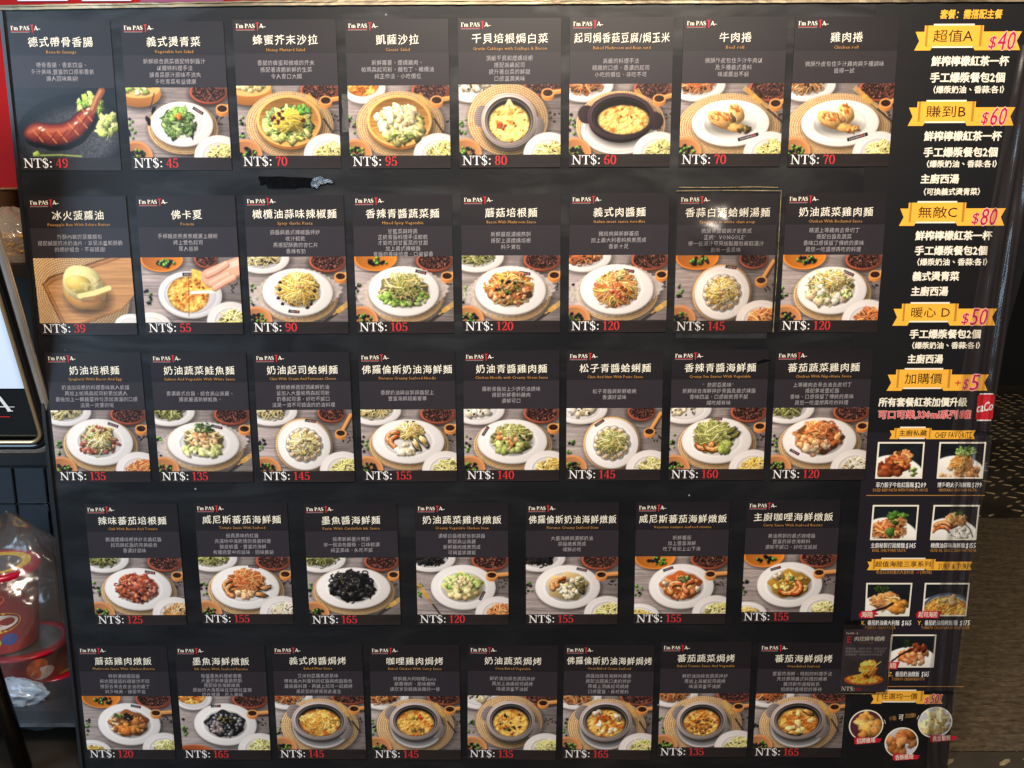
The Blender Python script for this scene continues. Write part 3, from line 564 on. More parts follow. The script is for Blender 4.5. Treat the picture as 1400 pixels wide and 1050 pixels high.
def corner_tl(p, kind):
    if kind == 'none': return
    if kind == 'bowl':
        q, u, v = p.ell(18, 8, 34, 20); p.shadow(21, 13, 34, 20, .5, 8)
        p.put(p.disc(q, 20), np.array((.80, .52, .24))*(1-.2*v)[..., None])
        q, u, v = p.ell(18, 1, 33, 14); p.put(p.disc(q, 14), (.93, .72, .42)); p.chunks(16, 0, 24, 9, CRM+[(.66, .74, .34)], 26, 5)
    elif kind == 'yellow':
        p.dishplate(32, 2, 33, 20, (.88, .52, .16)); p.beans(p.scatter(36, 8, 15, 6, 22), 2.6, .5)
    elif kind == 'focaccia':
        p.plate(24, 3, 32, 22, .8); p.gratin(22, 0, 24, 15, .8)
    else:
        p.plate(22, 1, 42, 24, .7)
        pal = dict(green=GRN, cream=CRM, yellow=YEL, red=ORG, black=BLK, white=WHT, meat=MEAT)[kind]
        if kind in ('white',): p.chunks(20, 0, 24, 11, pal, 22, 6)
        else: p.noodles(20, -2, 27, 15, pal, 60, 2.0)
        p.dots(22, 6, 20, 6, 5, 1.8)

def corner_br(p, kind):
    if kind == 'fork': p.fork(112, 100, 151, 72)
    elif kind == 'none': return
    else:
        p.plate(133, 100, 38, 32, .66, 0, (.85, .815, .79))
        pal = dict(cream=CRM, green=[(.90, .83, .52), (.84, .80, .46), (.95, .89, .64)], red=ORG, yellow=YEL, meat=MEAT, white=WHT)[kind]
        p.noodles(138, 100, 22, 17, pal, 50, 1.9); p.dots(138, 97, 14, 9, 4, 1.6)

def setting(p, tl='green', br='fork', bl='yellow', pep=(122, 7, 28, 16), sc=(141, 30), beans=True):
    p.table(); corner_tl(p, tl)
    if pep: p.pepper(*pep)
    if beans: p.beans(p.scatter(5, 58, 7, 16, 9), 2.2, .6)
    p.dots(140, 46, 11, 8, 9)

def front(p, br='fork', bl='yellow', sc=(141, 30), ang=-.35, ln=30):
    if sc: p.scoop(sc[0], sc[1], 9.5, ang, ln)
    if bl == 'yellow': p.dishplate(9, 98, 24, 22, (.80, .54, .33)); p.beans(p.scatter(10, 96, 13, 8, 30), 2.2, .4)
    elif bl == 'white': p.plate(8, 104, 34, 22, .7); p.noodles(8, 106, 20, 12, YEL, 30)
    elif bl == 'brown': p.dishplate(20, 106, 34, 16, (.72, .38, .20))
    corner_br(p, br)

def pasta(seed, tl, br, pal, deco, plate=(74, 53, 55, 38), food=(74, 49, 34, 26), badge=(100, 25, .3), bl='yellow', n=170, w=2.0, ln=22, cloth=True, mat=True):
    p = Pic(seed); setting(p, tl)
    cx, cy, a, b = plate
    if mat: p.mat(cx+1, cy+6, a+7, b+6)
    if cloth:
        q, u, v = p.ell(cx-2, cy+2, a+9, b+4, -.1); m = p.disc(q*(1.06-.17*np.abs(np.cos(np.arctan2(v, u)))**12+.02*np.sin(np.arctan2(v, u)*40)), b, 1.5)
        p.put(m*.8, np.array((.86, .80, .76))*(.86+.2*p.noise(3, 3, 2))[..., None])
    p.plate(cx, cy, a, b)
    front(p, br, bl)
    if badge: p.badge(*badge)
    fx, fy, rx, ry = food
    if pal: p.noodles(fx, fy, rx, ry, pal, n, w, ln)
    deco(p, fx, fy, rx, ry)
    return p.finish()

def roundplate(seed, tl, br, deco, pal, badge=(84, 18, .15)):
    p = Pic(seed); setting(p, tl, pep=(118, 5, 22, 15)); p.mat(72, 58, 46, 45); p.plate(72, 57, 42, 41, .68)
    if badge: p.badge(*badge)
    p.scoop(131, 38, 9, -1.05, 34, 5.5); front(p, br, 'yellow', None)
    for k in range(13):
        t = k/13*6.283; p.clam(72+24*math.cos(t), 57+23*math.sin(t), 6.8, t+1.0)
    p.noodles(72, 56, 20, 19, pal, 120, 1.8, 18); deco(p, 72, 56, 18, 17); return p.finish()

def risotto(seed, tl, br, bl, deco, badge=(96, 24, .3), c=(76, 52, 53, 39)):
    p = Pic(seed); setting(p, tl, pep=(120, 5, 30, 17)); p.plate(*c, .66)
    front(p, br, bl, (123, 31), -.08, 40); p.badge(*badge)
    deco(p, c[0], c[1]-1, 33, 24); return p.finish()

def potdish(seed, tl, br, hot, deco, pot=(74, 48, 42, 34), fork=True, sc=(133, 24), fill=None, hd=.5, under=True, mat=(74, 57, 66, 52)):
    p = Pic(seed); setting(p, tl, pep=(125, 2, 30, 14)); p.mat(*mat)
    if under: p.plate(pot[0]+2, pot[1]+12, pot[2]+2, pot[3]+3, .9, 0, (.84, .82, .82))
    p.pot(*pot, handles=hd)
    if fork: p.fork(141, 66, 108, 14)
    front(p, br, 'yellow', sc, -.12, 30)
    p.gratin(pot[0], pot[1]+4, pot[2]*.73, pot[3]*.70, hot, **(fill or {}))
    deco(p, pot[0], pot[1]+4, pot[2]*.6, pot[3]*.58); return p.finish()

def none(p, *a): pass

def dish_pictures():
    D = {}
    # ---- row one
    p = Pic(11); p.table((.20, .21, .24)); p.img *= .8
    q, u, v = p.ell(75, 62, 82, 52, -.25); p.put(p.disc(q, 50, 2), np.array((.085, .09, .10))*(1-.2*v)[..., None])
    q, u, v = p.ell(78, 74, 74, 44, -.25); sp = p.noise(1.2, 1.2, 1)
    p.put(p.disc(q, 44, 14), np.array((.36, .36, .38))*(.7+.6*sp)[..., None]*(.8+.2*u)[..., None])
    p.leaves(112, 28, 18, 17, [(.60, .72, .26), (.46, .60, .18), (.74, .82, .42)], 34, 8); p.leaves(135, 55, 15, 18, [(.74, .80, .40), (.82, .84, .52)], 26, 8)
    P = np.array([(16, 66), (30, 63), (48, 67), (68, 66), (86, 58), (100, 44), (112, 34)]); t = np.linspace(0, 6, 40)
    S = np.stack([np.interp(t, range(7), P[:, 0]), np.interp(t, range(7), P[:, 1])], 1)
    wd = np.interp(t, [0, .6, 2, 3.5, 5, 6], [15, 27, 31, 29, 24, 13])
    for i in range(39): p.line(S[i:i+2]+(3, 7), wd[i]*.95, (.05, .045, .05), 6)
    for k, c in ((1, (.30, .08, .05)), (.86, (.46, .14, .07)), (.66, (.60, .20, .10)), (.40, (.70, .28, .14)), (.16, (.80, .40, .24))):
        for i in range(39): p.line(S[i:i+2]-(0, wd[i]*(1-k)*.22), wd[i]*k, c, 3)
    for x, y in ((30, 68), (50, 70), (66, 68), (84, 58), (98, 48), (106, 38)):
        p.line([(x-7, y-7), (x+6, y+9)], 1.6, (.90, .56, .28), 1.4); p.line([(x+8, y-8), (x-7, y+9)], 1.4, (.48, .15, .06), 1.2)
    p.line([(114, 32), (122, 16), (130, 4)], 10, (.60, .33, .17), 1.4); p.line([(113, 30), (120, 16), (128, 4)], 4, (.82, .56, .34), 2)
    for x, y in ((34, 57), (38, 60), (104, 36), (108, 30), (88, 50)): p.ball(x, y, 3.5, 1.6, -.4, (.98, .84, .76), .8)
    p.line([(24, 97), (60, 96), (92, 98)], 2.2, (.62, .70, .34), 1.2); p.ball(25, 95, 6, 4, 0, (.66, .76, .32))
    D['11'] = p.finish(1, 1.0)
    def deco(p, x, y, rx, ry):
        p.leaves(x-3, y+2, 25, 20, LEAF, 90, 6, .5); p.leaves(x-4, y-12, 15, 9, [(.50, .66, .26), (.62, .76, .36)], 18, 6)
        p.chunks(x-2, y-9, 5, 3.5, [(.93, .52, .18)], 7, 3)
        p.line([(34, 30), (38, 20), (42, 8)], 1.6, (.30, .24, .22)); p.ball(39, 32, 2.6, 6, .5, (.08, .075, .08), .6, .1); p.ball(30, 47, 3.2, 7, -.3, (.08, .075, .08), .6, .1)
    D['12'] = pasta(12, 'bowl', 'green', None, deco, (80, 52, 46, 32), (78, 50, 30, 22), (105, 33, .55), cloth=False)
    def saladbowl(seed, br):
        p = Pic(seed); setting(p, 'bowl' if seed == 13 else 'focaccia'); p.mat(76, 56, 65, 48); p.fork(140, 68, 105, 12)
        p.woodbowl(75, 50, 48, 37); front(p, br, 'yellow', (131, 21), -.15, 30); return p
    p = saladbowl(13, 'green'); p.leaves(73, 55, 36, 25, LEAF[1:]+[(.78, .80, .38), (.86, .84, .50)], 120, 7, .6)
    p.noodles(76, 50, 22, 16, [(.96, .86, .36), (.92, .78, .28)], 22, 1.2, 26, .05, .8)
    p.chunks(72, 46, 26, 14, [(.48, .12, .10), (.38, .10, .12)], 7, 3.2); p.leaves(98, 34, 9, 6, [(.30, .58, .20), (.46, .70, .30)], 14, 4); D['13'] = p.finish()
    p = saladbowl(14, 'green'); p.leaves(73, 57, 36, 24, [(.90, .86, .62), (.84, .80, .50), (.95, .90, .72), (.66, .68, .34)], 80, 8, .62)
    p.chunks(78, 44, 23, 16, [(.96, .87, .70), (.92, .79, .60), (.94, .82, .58)], 34, 6.5, .75); p.leaves(84, 70, 24, 6, [(.56, .62, .28), (.90, .84, .56)], 16, 6, .35); D['14'] = p.finish()
    def deco(p, x, y, rx, ry): p.chunks(x-12, y+5, 8, 8, [(.80, .34, .16), (.72, .26, .12)], 9, 2.6); p.line([(x-4, y-24), (x, y-32), (x+5, y-24)], 5, (.95, .84, .58), 1.5)
    D['15'] = potdish(15, 'white', 'green', .28, deco, (74, 51, 41, 39), False, (131, 12), dict(base=(.97, .88, .50)), .25, False, (72, 50, 60, 52))
    p = Pic(16); setting(p, 'red'); p.mat(76, 58, 66, 48); p.fork(134, 62, 98, 8); p.plate(74, 66, 56, 34, .9); p.pot(76, 46, 49, 33, (.25, .185, .20), .12)
    front(p, 'green', 'yellow', (132, 21), -.25, 30); p.gratin(80, 51, 38, 21, .32, (.95, .80, .44), (.80, .42, .12)); D['16'] = p.finish()
    def roll(seed, k):
        p = Pic(seed); setting(p, 'red' if k else 'meat', pep=(126, 8, 28, 17)); p.mat(72, 62, 76, 48); p.plate(74, 56, 57, 33, .66, 0, (.93, .90, .86)); p.fork(150, 54, 92, 6)
        front(p, 'green', 'yellow', (139, 28), -.3, 26); p.badge(101, 76, -.28, 31, 5)
        p.shadow(72, 62, 34, 11, .4, 8)
        p.ball(60, 51, 21, 11.5, .35, (.93, .72, .42), .55, .1, .25, .4); p.ball(84, 63, 14, 6.5, .1, (.88, .66, .36), .55, .1, .25, .5); p.ball(82, 43, 11, 15, -.55, (.94, .72, .40), .55, .1, .25, .4)
        for x, y in p.scatter(60, 47, 16, 6, 34)+p.scatter(80, 36, 7, 7, 16): p.ball(x, y, 2.2+1.5*p.r.rand(), 1.2, .3+p.r.rand(), [(.80, .46, .17), (.97, .80, .52), (.70, .36, .12)][p.r.randint(3)], .8, .05)
        p.ball(78, 48, 4.5, 11, -.5, (.95, .84, .60), .7, .05); p.ball(77.5, 48.5, 3, 8.5, -.5, (.46, .33, .2) if k else (.80, .58, .34), .6, .05); p.line([(71, 47), (76, 55)], 1.2, (.4, .24, .1))
        p.chunks(94, 65, 11, 4, [(.40, .34, .18), (.54, .46, .25), (.30, .22, .12)] if k else [(.90, .68, .36), (.72, .46, .2)], 22, 2.8, .7); p.line([(46, 57), (58, 61), (72, 66)], 1.2, (.62, .38, .16), 1.6)
        return p.finish()
    D['17'], D['18'] = roll(17, 1), roll(18, 0)
    # ---- row two
    p = Pic(21); p.table(); p.mat(52, 55, 92, 88); cs = (.80, .58, .36)
    for k, c in ((0, (.50, .33, .18)), (2.2, (.74, .52, .31)), (5.5, (.62, .42, .24)), (7.5, None)):
        A = np.array([(10+k, 40+k*.4), (22+k, 28+k), (150, -12+k), (175, 30), (130, 80-k*.4), (42+k, 112-k), (34+k, 104)]); x, y = p.X, p.Y
        d = np.full(x.shape, -1e9)
        for i in range(7):
            a, b = A[i], A[(i+1) % 7]; e = b-a; n = np.array((e[1], -e[0]))/np.hypot(*e); d = np.maximum(d, (x-a[0])*n[0]+(y-a[1])*n[1])
        m = np.clip(.5-d/1.2, 0, 1)
        g = (.84+.3*p.noise(40, 2.2, 3))
        p.put(m, np.array(cs if c is None else c)*g[..., None])
    p.shadow(80, 62, 34, 26, .5, 14)
    for x, y, a, b, c in ((74, 52, 33, 27, (.84, .70, .36)), (76, 66, 29, 13, (.78, .56, .28)), (72, 38, 31, 27, (.95, .88, .58)), (66, 40, 20, 14, (.93, .80, .38))): p.ball(x, y, a, b, .2, c, .66, .1, .05, .18)
    p.line([(66, 58), (88, 54), (112, 46)], 8, (.96, .88, .58), 1.4); p.line([(70, 62), (90, 59), (112, 51)], 2.2, (.72, .50, .22), 1.4); p.line([(84, 42), (94, 38), (102, 32)], 1.6, (.64, .44, .18), 1.6)
    q, u, v = p.ell(71, 34, 27, 22, .2); cr = np.clip((p.noise(7, 5, 3)-.5)*5, 0, 1); p.put(p.disc(q, 22, 5)*cr*.45, (.98, .92, .66)); p.line([(70, 66), (88, 66), (102, 60)], 3, (.62, .40, .26), 3); p.plate(142, 104, 26, 18); D['21'] = p.finish(1, .98)
    p = Pic(22); setting(p, 'yellow', pep=(100, 2, 18, 14)); p.plate(72, 57, 49, 36, .8, 0, (.86, .84, .84)); p.badge(70, 26, 0, 15, 5)
    p.gratin(69, 57, 32, 28, .42, (.97, .76, .36), (.80, .42, .12)); p.line([(72, 26), (68, 90)], 1.2, (.60, .34, .12)); p.line([(74, 54), (110, 52)], 5, (.92, .88, .85), 1.2)
    q, u, v = p.ell(76, 52, 34, 34); m = p.disc(q, 30)*np.clip((p.X-76)/1, 0, 1)*np.clip((51-p.Y)/1, 0, 1); p.put(m, np.array((.97, .78, .36))*(.8+.4*p.noise(4, 4, 2))[..., None]); p.chunks(92, 38, 12, 8, [(.86, .48, .14)], 6, 3)
    sk = (.90, .68, .56)
    for P, w in (([(104, 30), (124, 22), (152, 12)], 26), ([(100, 26), (114, 20), (130, 10)], 9), ([(104, 40), (118, 32), (132, 26)], 8), ([(110, 46), (124, 38), (140, 30)], 8)):
        p.line(np.array(P)+(1, 2), w+.6, (.70, .48, .38), 2.5); p.line(P, w, sk, 1.6); p.line(np.array(P)-(0, w*.2), w*.35, (.97, .80, .70), 3)
    corner_br(p, 'green'); p.plate(8, 106, 32, 22); D['22'] = p.finish()
    def deco(p, x, y, rx, ry):
        for a, b in ((48, 39), (44, 63), (50, 72), (47, 50), (100, 52), (94, 72), (88, 78)): p.ball(a, b, 2.8, 2.5, 0, (.13, .11, .15), .5, .6)
        p.chunks(x+6, y-10, 12, 12, [(.80, .55, .30)], 8, 2)
    D['23'] = pasta(23, 'cream', 'fork', YEL, deco, (74, 54, 54, 36), (76, 51, 31, 24), (67, 84, .1))
    def deco(p, x, y, rx, ry):
        p.chunks(x, y+12, 36, 12, [(.62, .74, .34), (.74, .82, .46), (.48, .62, .22)], 70, 4.2, .7); p.noodles(x+2, y-4, 20, 19, CRM[1:2]+GRN, 90, 1.6, 18); p.chunks(x+2, y-2, 20, 16, [(.30, .32, .12)], 7, 2)
    D['24'] = pasta(24, 'yellow', 'fork', GRN[2:]+CRM, deco, (74, 53, 54, 38), (74, 52, 37, 25), (101, 24, .25), n=60)
    def deco(p, x, y, rx, ry): p.chunks(x, y+6, 31, 16, [(.88, .58, .36), (.80, .46, .24), (.93, .70, .48)], 46, 4, .7); p.noodles(x+2, y-8, 17, 13, YEL+ORG, 46, 1.7, 16); p.chunks(x, y, 26, 16, [(.14, .12, .12), (.36, .50, .16), (.20, .22, .12)], 18, 2.5)
    D['25'] = pasta(25, 'green', 'fork', YEL+ORG, deco, (74, 53, 54, 37), (72, 51, 35, 25), (96, 27, .15), n=120)
    def deco(p, x, y, rx, ry): p.chunks(x+4, y+4, 12, 9, RED+[(.66, .28, .14)], 22, 2.6); p.chunks(x+4, y-18, 6, 5, [(.90, .88, .68), (.40, .46, .2)], 8, 2)
    D['26'] = pasta(26, 'red', 'fork', YEL+ORG, deco, (73, 52, 56, 38), (72, 52, 31, 26), (91, 24, .15), n=200, w=1.8)
    def deco(p, x, y, rx, ry): p.chunks(x, y, 14, 12, LEAF, 7, 1.6); p.chunks(x, y, 6, 6, MEAT, 5, 2.5)
    D['27'] = roundplate(27, 'yellow', 'red', deco, CRM+YEL)
    def deco(p, x, y, rx, ry): p.chunks(x-4, y+10, 34, 13, WHT+[(.84, .72, .56)], 22, 7, .8); p.noodles(x+4, y-10, 16, 14, CRM+YEL, 60, 1.8, 15); p.chunks(x, y+4, 30, 16, [(.40, .62, .20), (.52, .70, .28)], 12, 2); p.leaves(x+28, y+8, 8, 8, [(.80, .84, .52)], 8, 4)
    D['28'] = pasta(28, 'yellow', 'red', CRM, deco, (77, 54, 53, 36), (74, 50, 34, 25), (101, 28, .4), n=80, cloth=False)
    # ---- row three
    def deco(p, x, y, rx, ry): p.chunks(x, y+7, 34, 17, BAC, 50, 3.8, .7); p.noodles(x, y-2, 19, 17, CRM+YEL[:1], 80, 1.8, 16); p.chunks(x+3, y-17, 12, 6, BAC, 9, 3); p.chunks(x, y, 32, 18, [(.44, .58, .2), (.9, .86, .7)], 12, 1.7)
    D['31'] = pasta(31, 'cream', 'red', CRM, deco, (73, 52, 53, 38), (71, 49, 28, 24), (97, 24, .35), n=50, cloth=False)
    def deco(p, x, y, rx, ry): p.chunks(x-4, y+14, 33, 11, [(.90, .90, .58), (.84, .84, .48), (.96, .94, .72)], 30, 6, .6); p.chunks(x, y-2, 24, 12, [(.90, .68, .46), (.84, .58, .36), (.94, .78, .58)], 34, 5, .6); p.leaves(x+2, y-22, 14, 9, LEAF[:3], 36, 3.4, .35)
    D['32'] = pasta(32, 'green', 'fork', CRM, deco, (74, 54, 57, 35), (74, 51, 31, 23), (98, 27, .25), n=40)
    def deco(p, x, y, rx, ry): p.chunks(x, y, 12, 10, [(.70, .62, .44), (.50, .44, .3), (.9, .84, .7)], 16, 2.6)
    D['33'] = roundplate(33, 'cream', 'green', deco, CRM)
    def deco(p, x, y, rx, ry):
        p.noodles(x+4, y-12, 20, 14, CRM+YEL, 70, 1.8, 16); p.shrimp(x-20, y-2, 12, 2.2, 2.8, 8, (.93, .66, .42)); p.shrimp(x-16, y+4, 11, 2.0, 2.6, 7, (.95, .56, .28)); p.chunks(x-2, y+18, 15, 9, WHT, 26, 4.6, .8)
        p.mussel(x+14, y+10, 12, 1.1); p.mussel(x+26, y+4, 13, 1.0)
    D['34'] = pasta(34, 'cream', 'green', None, deco, (74, 52, 57, 36), (73, 48, 30, 24), (77, 21, 0), cloth=False)
    def deco(p, x, y, rx, ry): p.chunks(x-4, y+14, 28, 9, [(.66, .70, .36), (.74, .76, .44)], 12, 7, .8); p.chunks(x, y, 26, 16, MEAT, 12, 4.6, .7); p.chunks(x+4, y-2, 20, 12, [(.2, .22, .1)], 8, 2.2)
    D['35'] = pasta(35, 'white', 'yellow', GRN, deco, (76, 53, 55, 36), (76, 50, 31, 24), (34, 36, -1.0), n=150, cloth=False, ln=18)
    def deco(p, x, y, rx, ry): p.chunks(x+2, y, 4, 4, [(.80, .70, .40)], 4, 2)
    D['36'] = roundplate(36, 'white', 'green', deco, GRN[2:]+CRM[1:2]+GRN, (52, 24, -.6))
    def deco(p, x, y, rx, ry):
        p.shrimp(x-16, y+8, 13, .2, 2.5, 7.5); p.shrimp(x-2, y+10, 13, .3, 2.4, 7.5, (.93, .62, .28)); p.chunks(x+18, y+17, 13, 7, [(.62, .66, .30), (.74, .76, .42)], 14, 5.5, .7); p.mussel(x+28, y-10, 9, -.7, (.54, .54, .26)); p.mussel(x+34, y-3, 9, -.7, (.60, .58, .30))
    D['37'] = pasta(37, 'white', 'yellow', GRN, deco, (74, 53, 55, 37), (70, 47, 30, 24), (73, 18, 0), n=150, cloth=False)
    def deco(p, x, y, rx, ry): p.chunks(x, y+4, 35, 18, ORG+[(.92, .74, .56)], 50, 6, .6); p.noodles(x+4, y-12, 17, 11, ORG, 34, 3, 17); p.chunks(x-8, y+14, 24, 7, [(.90, .78, .62), (.86, .66, .46)], 12, 6)
    D['38'] = pasta(38, 'green', 'white', ORG, deco, (75, 53, 58, 37), (74, 49, 37, 26), (37, 72, .5), n=70, w=3, cloth=False)
    # ---- row four
    def deco(p, x, y, rx, ry): p.chunks(x, y+4, 32, 20, RED+BAC, 64, 4, .65); p.chunks(x, y+8, 36, 16, [(.10, .09, .11)], 7, 2.3)
    D['41'] = pasta(41, 'green', 'meat', RED, deco, (75, 54, 55, 37), (72, 52, 32, 24), (97, 25, .2), n=110, cloth=False)
    def deco(p, x, y, rx, ry):
        p.shrimp(x-24, y+4, 12, 2.0, 2.6, 7); p.shrimp(x-20, y+12, 12, 1.8, 2.6, 7); p.chunks(x-2, y+20, 15, 7, [(.93, .72, .52), (.88, .62, .40)], 14, 5); p.mussel(x+24, y+20, 11, .25, (.84, .58, .34)); p.mussel(x+33, y+8, 10, -.2, (.84, .62, .38))
    D['42'] = pasta(42, 'green', 'white', ORG, deco, (74, 53, 56, 38), (75, 46, 30, 22), (90, 17, .15), n=120, cloth=False)
    def deco(p, x, y, rx, ry): p.chunks(x, y+8, 34, 14, BLK, 26, 5.5, .7, .35, .6); p.noodles(x, y-8, 22, 16, BLK, 60, 2.2, 18); p.chunks(x-6, y-4, 24, 16, [(.60, .54, .28), (.7, .66, .5)], 22, 1.1)
    D['43'] = pasta(43, 'green', 'fork', BLK, deco, (74, 53, 61, 36), (72, 50, 36, 26), None, n=110, cloth=False)
    def deco(p, x, y, rx, ry): p.heap(x, y, rx, ry, (.94, .90, .60), 0, 1.1); p.leaves(x, y-6, 29, 16, [(.90, .90, .58), (.80, .86, .48), (.60, .76, .34)], 50, 5, .6); p.chunks(x-2, y-4, 16, 14, [(.93, .84, .62), (.90, .78, .54)], 46, 3.2, .8); p.chunks(x, y+13, 26, 8, [(.92, .80, .56), (.88, .74, .50)], 12, 6.5, .85)
    def tops(p, *a): deco(p, *a); p.fork(40, 104, 2, 46)
    D['44'] = risotto(44, 'black', 'red', None, tops, (107, 67, -1.1))
    def deco(p, x, y, rx, ry):
        p.heap(x, y, rx, ry, (.95, .82, .56), 0, 1.05); p.chunks(x+4, y, 26, 18, WHT+[(.80, .74, .50)], 50, 4, .8); p.shrimp(x-14, y-2, 12, 2.6, 2.6, 8, (.95, .68, .38)); p.shrimp(x-8, y-6, 11, 2.6, 2.2, 6.5); p.chunks(x, y+14, 11, 8, [(.96, .90, .74)], 22, 3.2); p.mussel(x+20, y+2, 13, 1.0, (.66, .60, .40)); p.chunks(x+24, y-6, 8, 8, [(.5, .46, .26), (.7, .66, .44)], 10, 3.2)
    D['45'] = risotto(45, 'black', 'green', None, deco, (91, 22, .25), (68, 52, 53, 38))
    def deco(p, x, y, rx, ry):
        p.heap(x, y, rx, ry, (.90, .46, .20), 0, 1.0); p.chunks(x, y+2, 29, 20, ORG, 50, 4.6, .7); p.shrimp(x-8, y+4, 12, 2.4, 3.0, 10, (.96, .60, .30)); p.shrimp(x+16, y+2, 12, 2.2, 2.6, 8, (.92, .50, .24)); p.leaves(x+4, y-13, 9, 6, LEAF, 16, 3); p.clam(x-26, y-4, 6, .5); p.clam(x+27, y+6, 6, 1.5)
    D['46'] = risotto(46, 'yellow', 'green', 'white', deco, (54, 22, -.35))
    def deco(p, x, y, rx, ry):
        p.heap(x, y, rx, ry, (.86, .64, .24), 0, 1.0); p.chunks(x+4, y, 28, 19, [(.86, .70, .32), (.78, .58, .20), (.92, .80, .46)], 70, 3.2, .8); p.shrimp(x-4, y+4, 15, .1, 2.2, 8, (.95, .56, .18)); p.shrimp(x+4, y+6, 14, -.9, 2.2, 8, (.93, .48, .16)); p.clam(x-22, y-12, 6.5, .4); p.clam(x-16, y-16, 6, .9); p.leaves(x+4, y-10, 7, 4, LEAF, 10, 2.4)
    D['47'] = risotto(47, 'yellow', 'green', 'white', deco, (52, 24, -.3))
    # ---- row five
    def deco(p, x, y, rx, ry): p.heap(x, y, rx, ry, (.72, .42, .22), 0, 1); p.chunks(x-2, y+2, 30, 20, MEAT+[(.70, .42, .22)], 60, 4.4, .6); p.chunks(x+4, y+8, 22, 12, [(.88, .56, .24), (.80, .46, .18)], 12, 7.5, .7); p.chunks(x-1, y-12, 8, 6, [(.15, .11, .09)], 14, 3); p.leaves(x-16, y-14, 10, 5, LEAF, 12, 3)
    D['51'] = risotto(51, 'yellow', 'green', 'white', deco, (90, 19, .2))
    def deco(p, x, y, rx, ry): p.heap(x, y, rx, ry, (.2, .19, .2), 0, 1); p.chunks(x, y+2, 30, 20, [(.34, .33, .34), (.20, .19, .20), (.52, .50, .50), (.12, .12, .13)], 90, 3.8, .7, .35, .7); p.chunks(x-16, y+8, 10, 10, [(.80, .66, .60), (.6, .54, .52)], 10, 4); p.chunks(x+4, y-9, 16, 8, [(.62, .52, .22), (.16, .15, .1)], 26, 1.9)
    D['52'] = risotto(52, 'focaccia', 'green', 'brown', deco, (62, 18, -.05))
    def deco(p, x, y, rx, ry): p.noodles(x, y, rx*1.15, ry*1.1, [(.96, .74, .34), (.92, .62, .24), (.98, .82, .46)], 60, 3.0, 14, .2, .8, False)
    D['53'] = potdish(53, 'red', 'none', .75, deco, (74, 46, 47, 36))
    def deco(p, x, y, rx, ry): p.chunks(x, y, 18, 13, [(.80, .64, .26)], 4, 5.5); p.chunks(x+12, y-12, 5, 4, [(.82, .24, .10)], 3, 3); p.leaves(x+8, y+16, 8, 3, LEAF, 5, 2)
    D['54'] = potdish(54, 'red', 'none', .55, deco, (74, 46, 43, 35))
    def deco(p, x, y, rx, ry): p.chunks(x, y, rx, ry, [(.20, .16, .14), (.14, .12, .12)], 11, 2.6); p.chunks(x, y, rx, ry, [(.40, .52, .16), (.86, .42, .16)], 14, 2)
    D['55'] = potdish(55, 'white', 'green', .42, deco, (73, 46, 41, 37), False, (127, 12), None, .45, False, (70, 48, 57, 50))
    def deco(p, x, y, rx, ry): p.clam(x-14, y-19, 9, -.2); p.clam(x+20, y-12, 8, .8); p.chunks(x+4, y+2, 22, 15, [(.98, .94, .74)], 8, 5, .7, .75, .1); p.chunks(x-2, y-8, 14, 7, [(.80, .36, .08)], 14, 2.6)
    D['56'] = potdish(56, 'red', 'green', .7, deco, (72, 47, 44, 37))
    def deco(p, x, y, rx, ry): p.chunks(x, y, rx, ry, [(.92, .66, .26), (.66, .42, .2), (.82, .5, .2)], 26, 4.2, .6); p.chunks(x+6, y+4, rx*.7, ry*.7, [(.3, .24, .14)], 8, 2)
    D['57'] = potdish(57, 'red', 'green', .62, deco, (72, 50, 42, 35))
    def deco(p, x, y, rx, ry): p.mussel(x+17, y-18, 11, .5, (.92, .66, .32)); p.mussel(x-4, y+20, 12, .1, (.93, .70, .34)); p.chunks(x, y, rx, ry, [(.98, .88, .56)], 10, 5, .7, .75, .1)
    D['58'] = potdish(58, 'red', 'none', .75, deco, (73, 48, 46, 36))
    return D

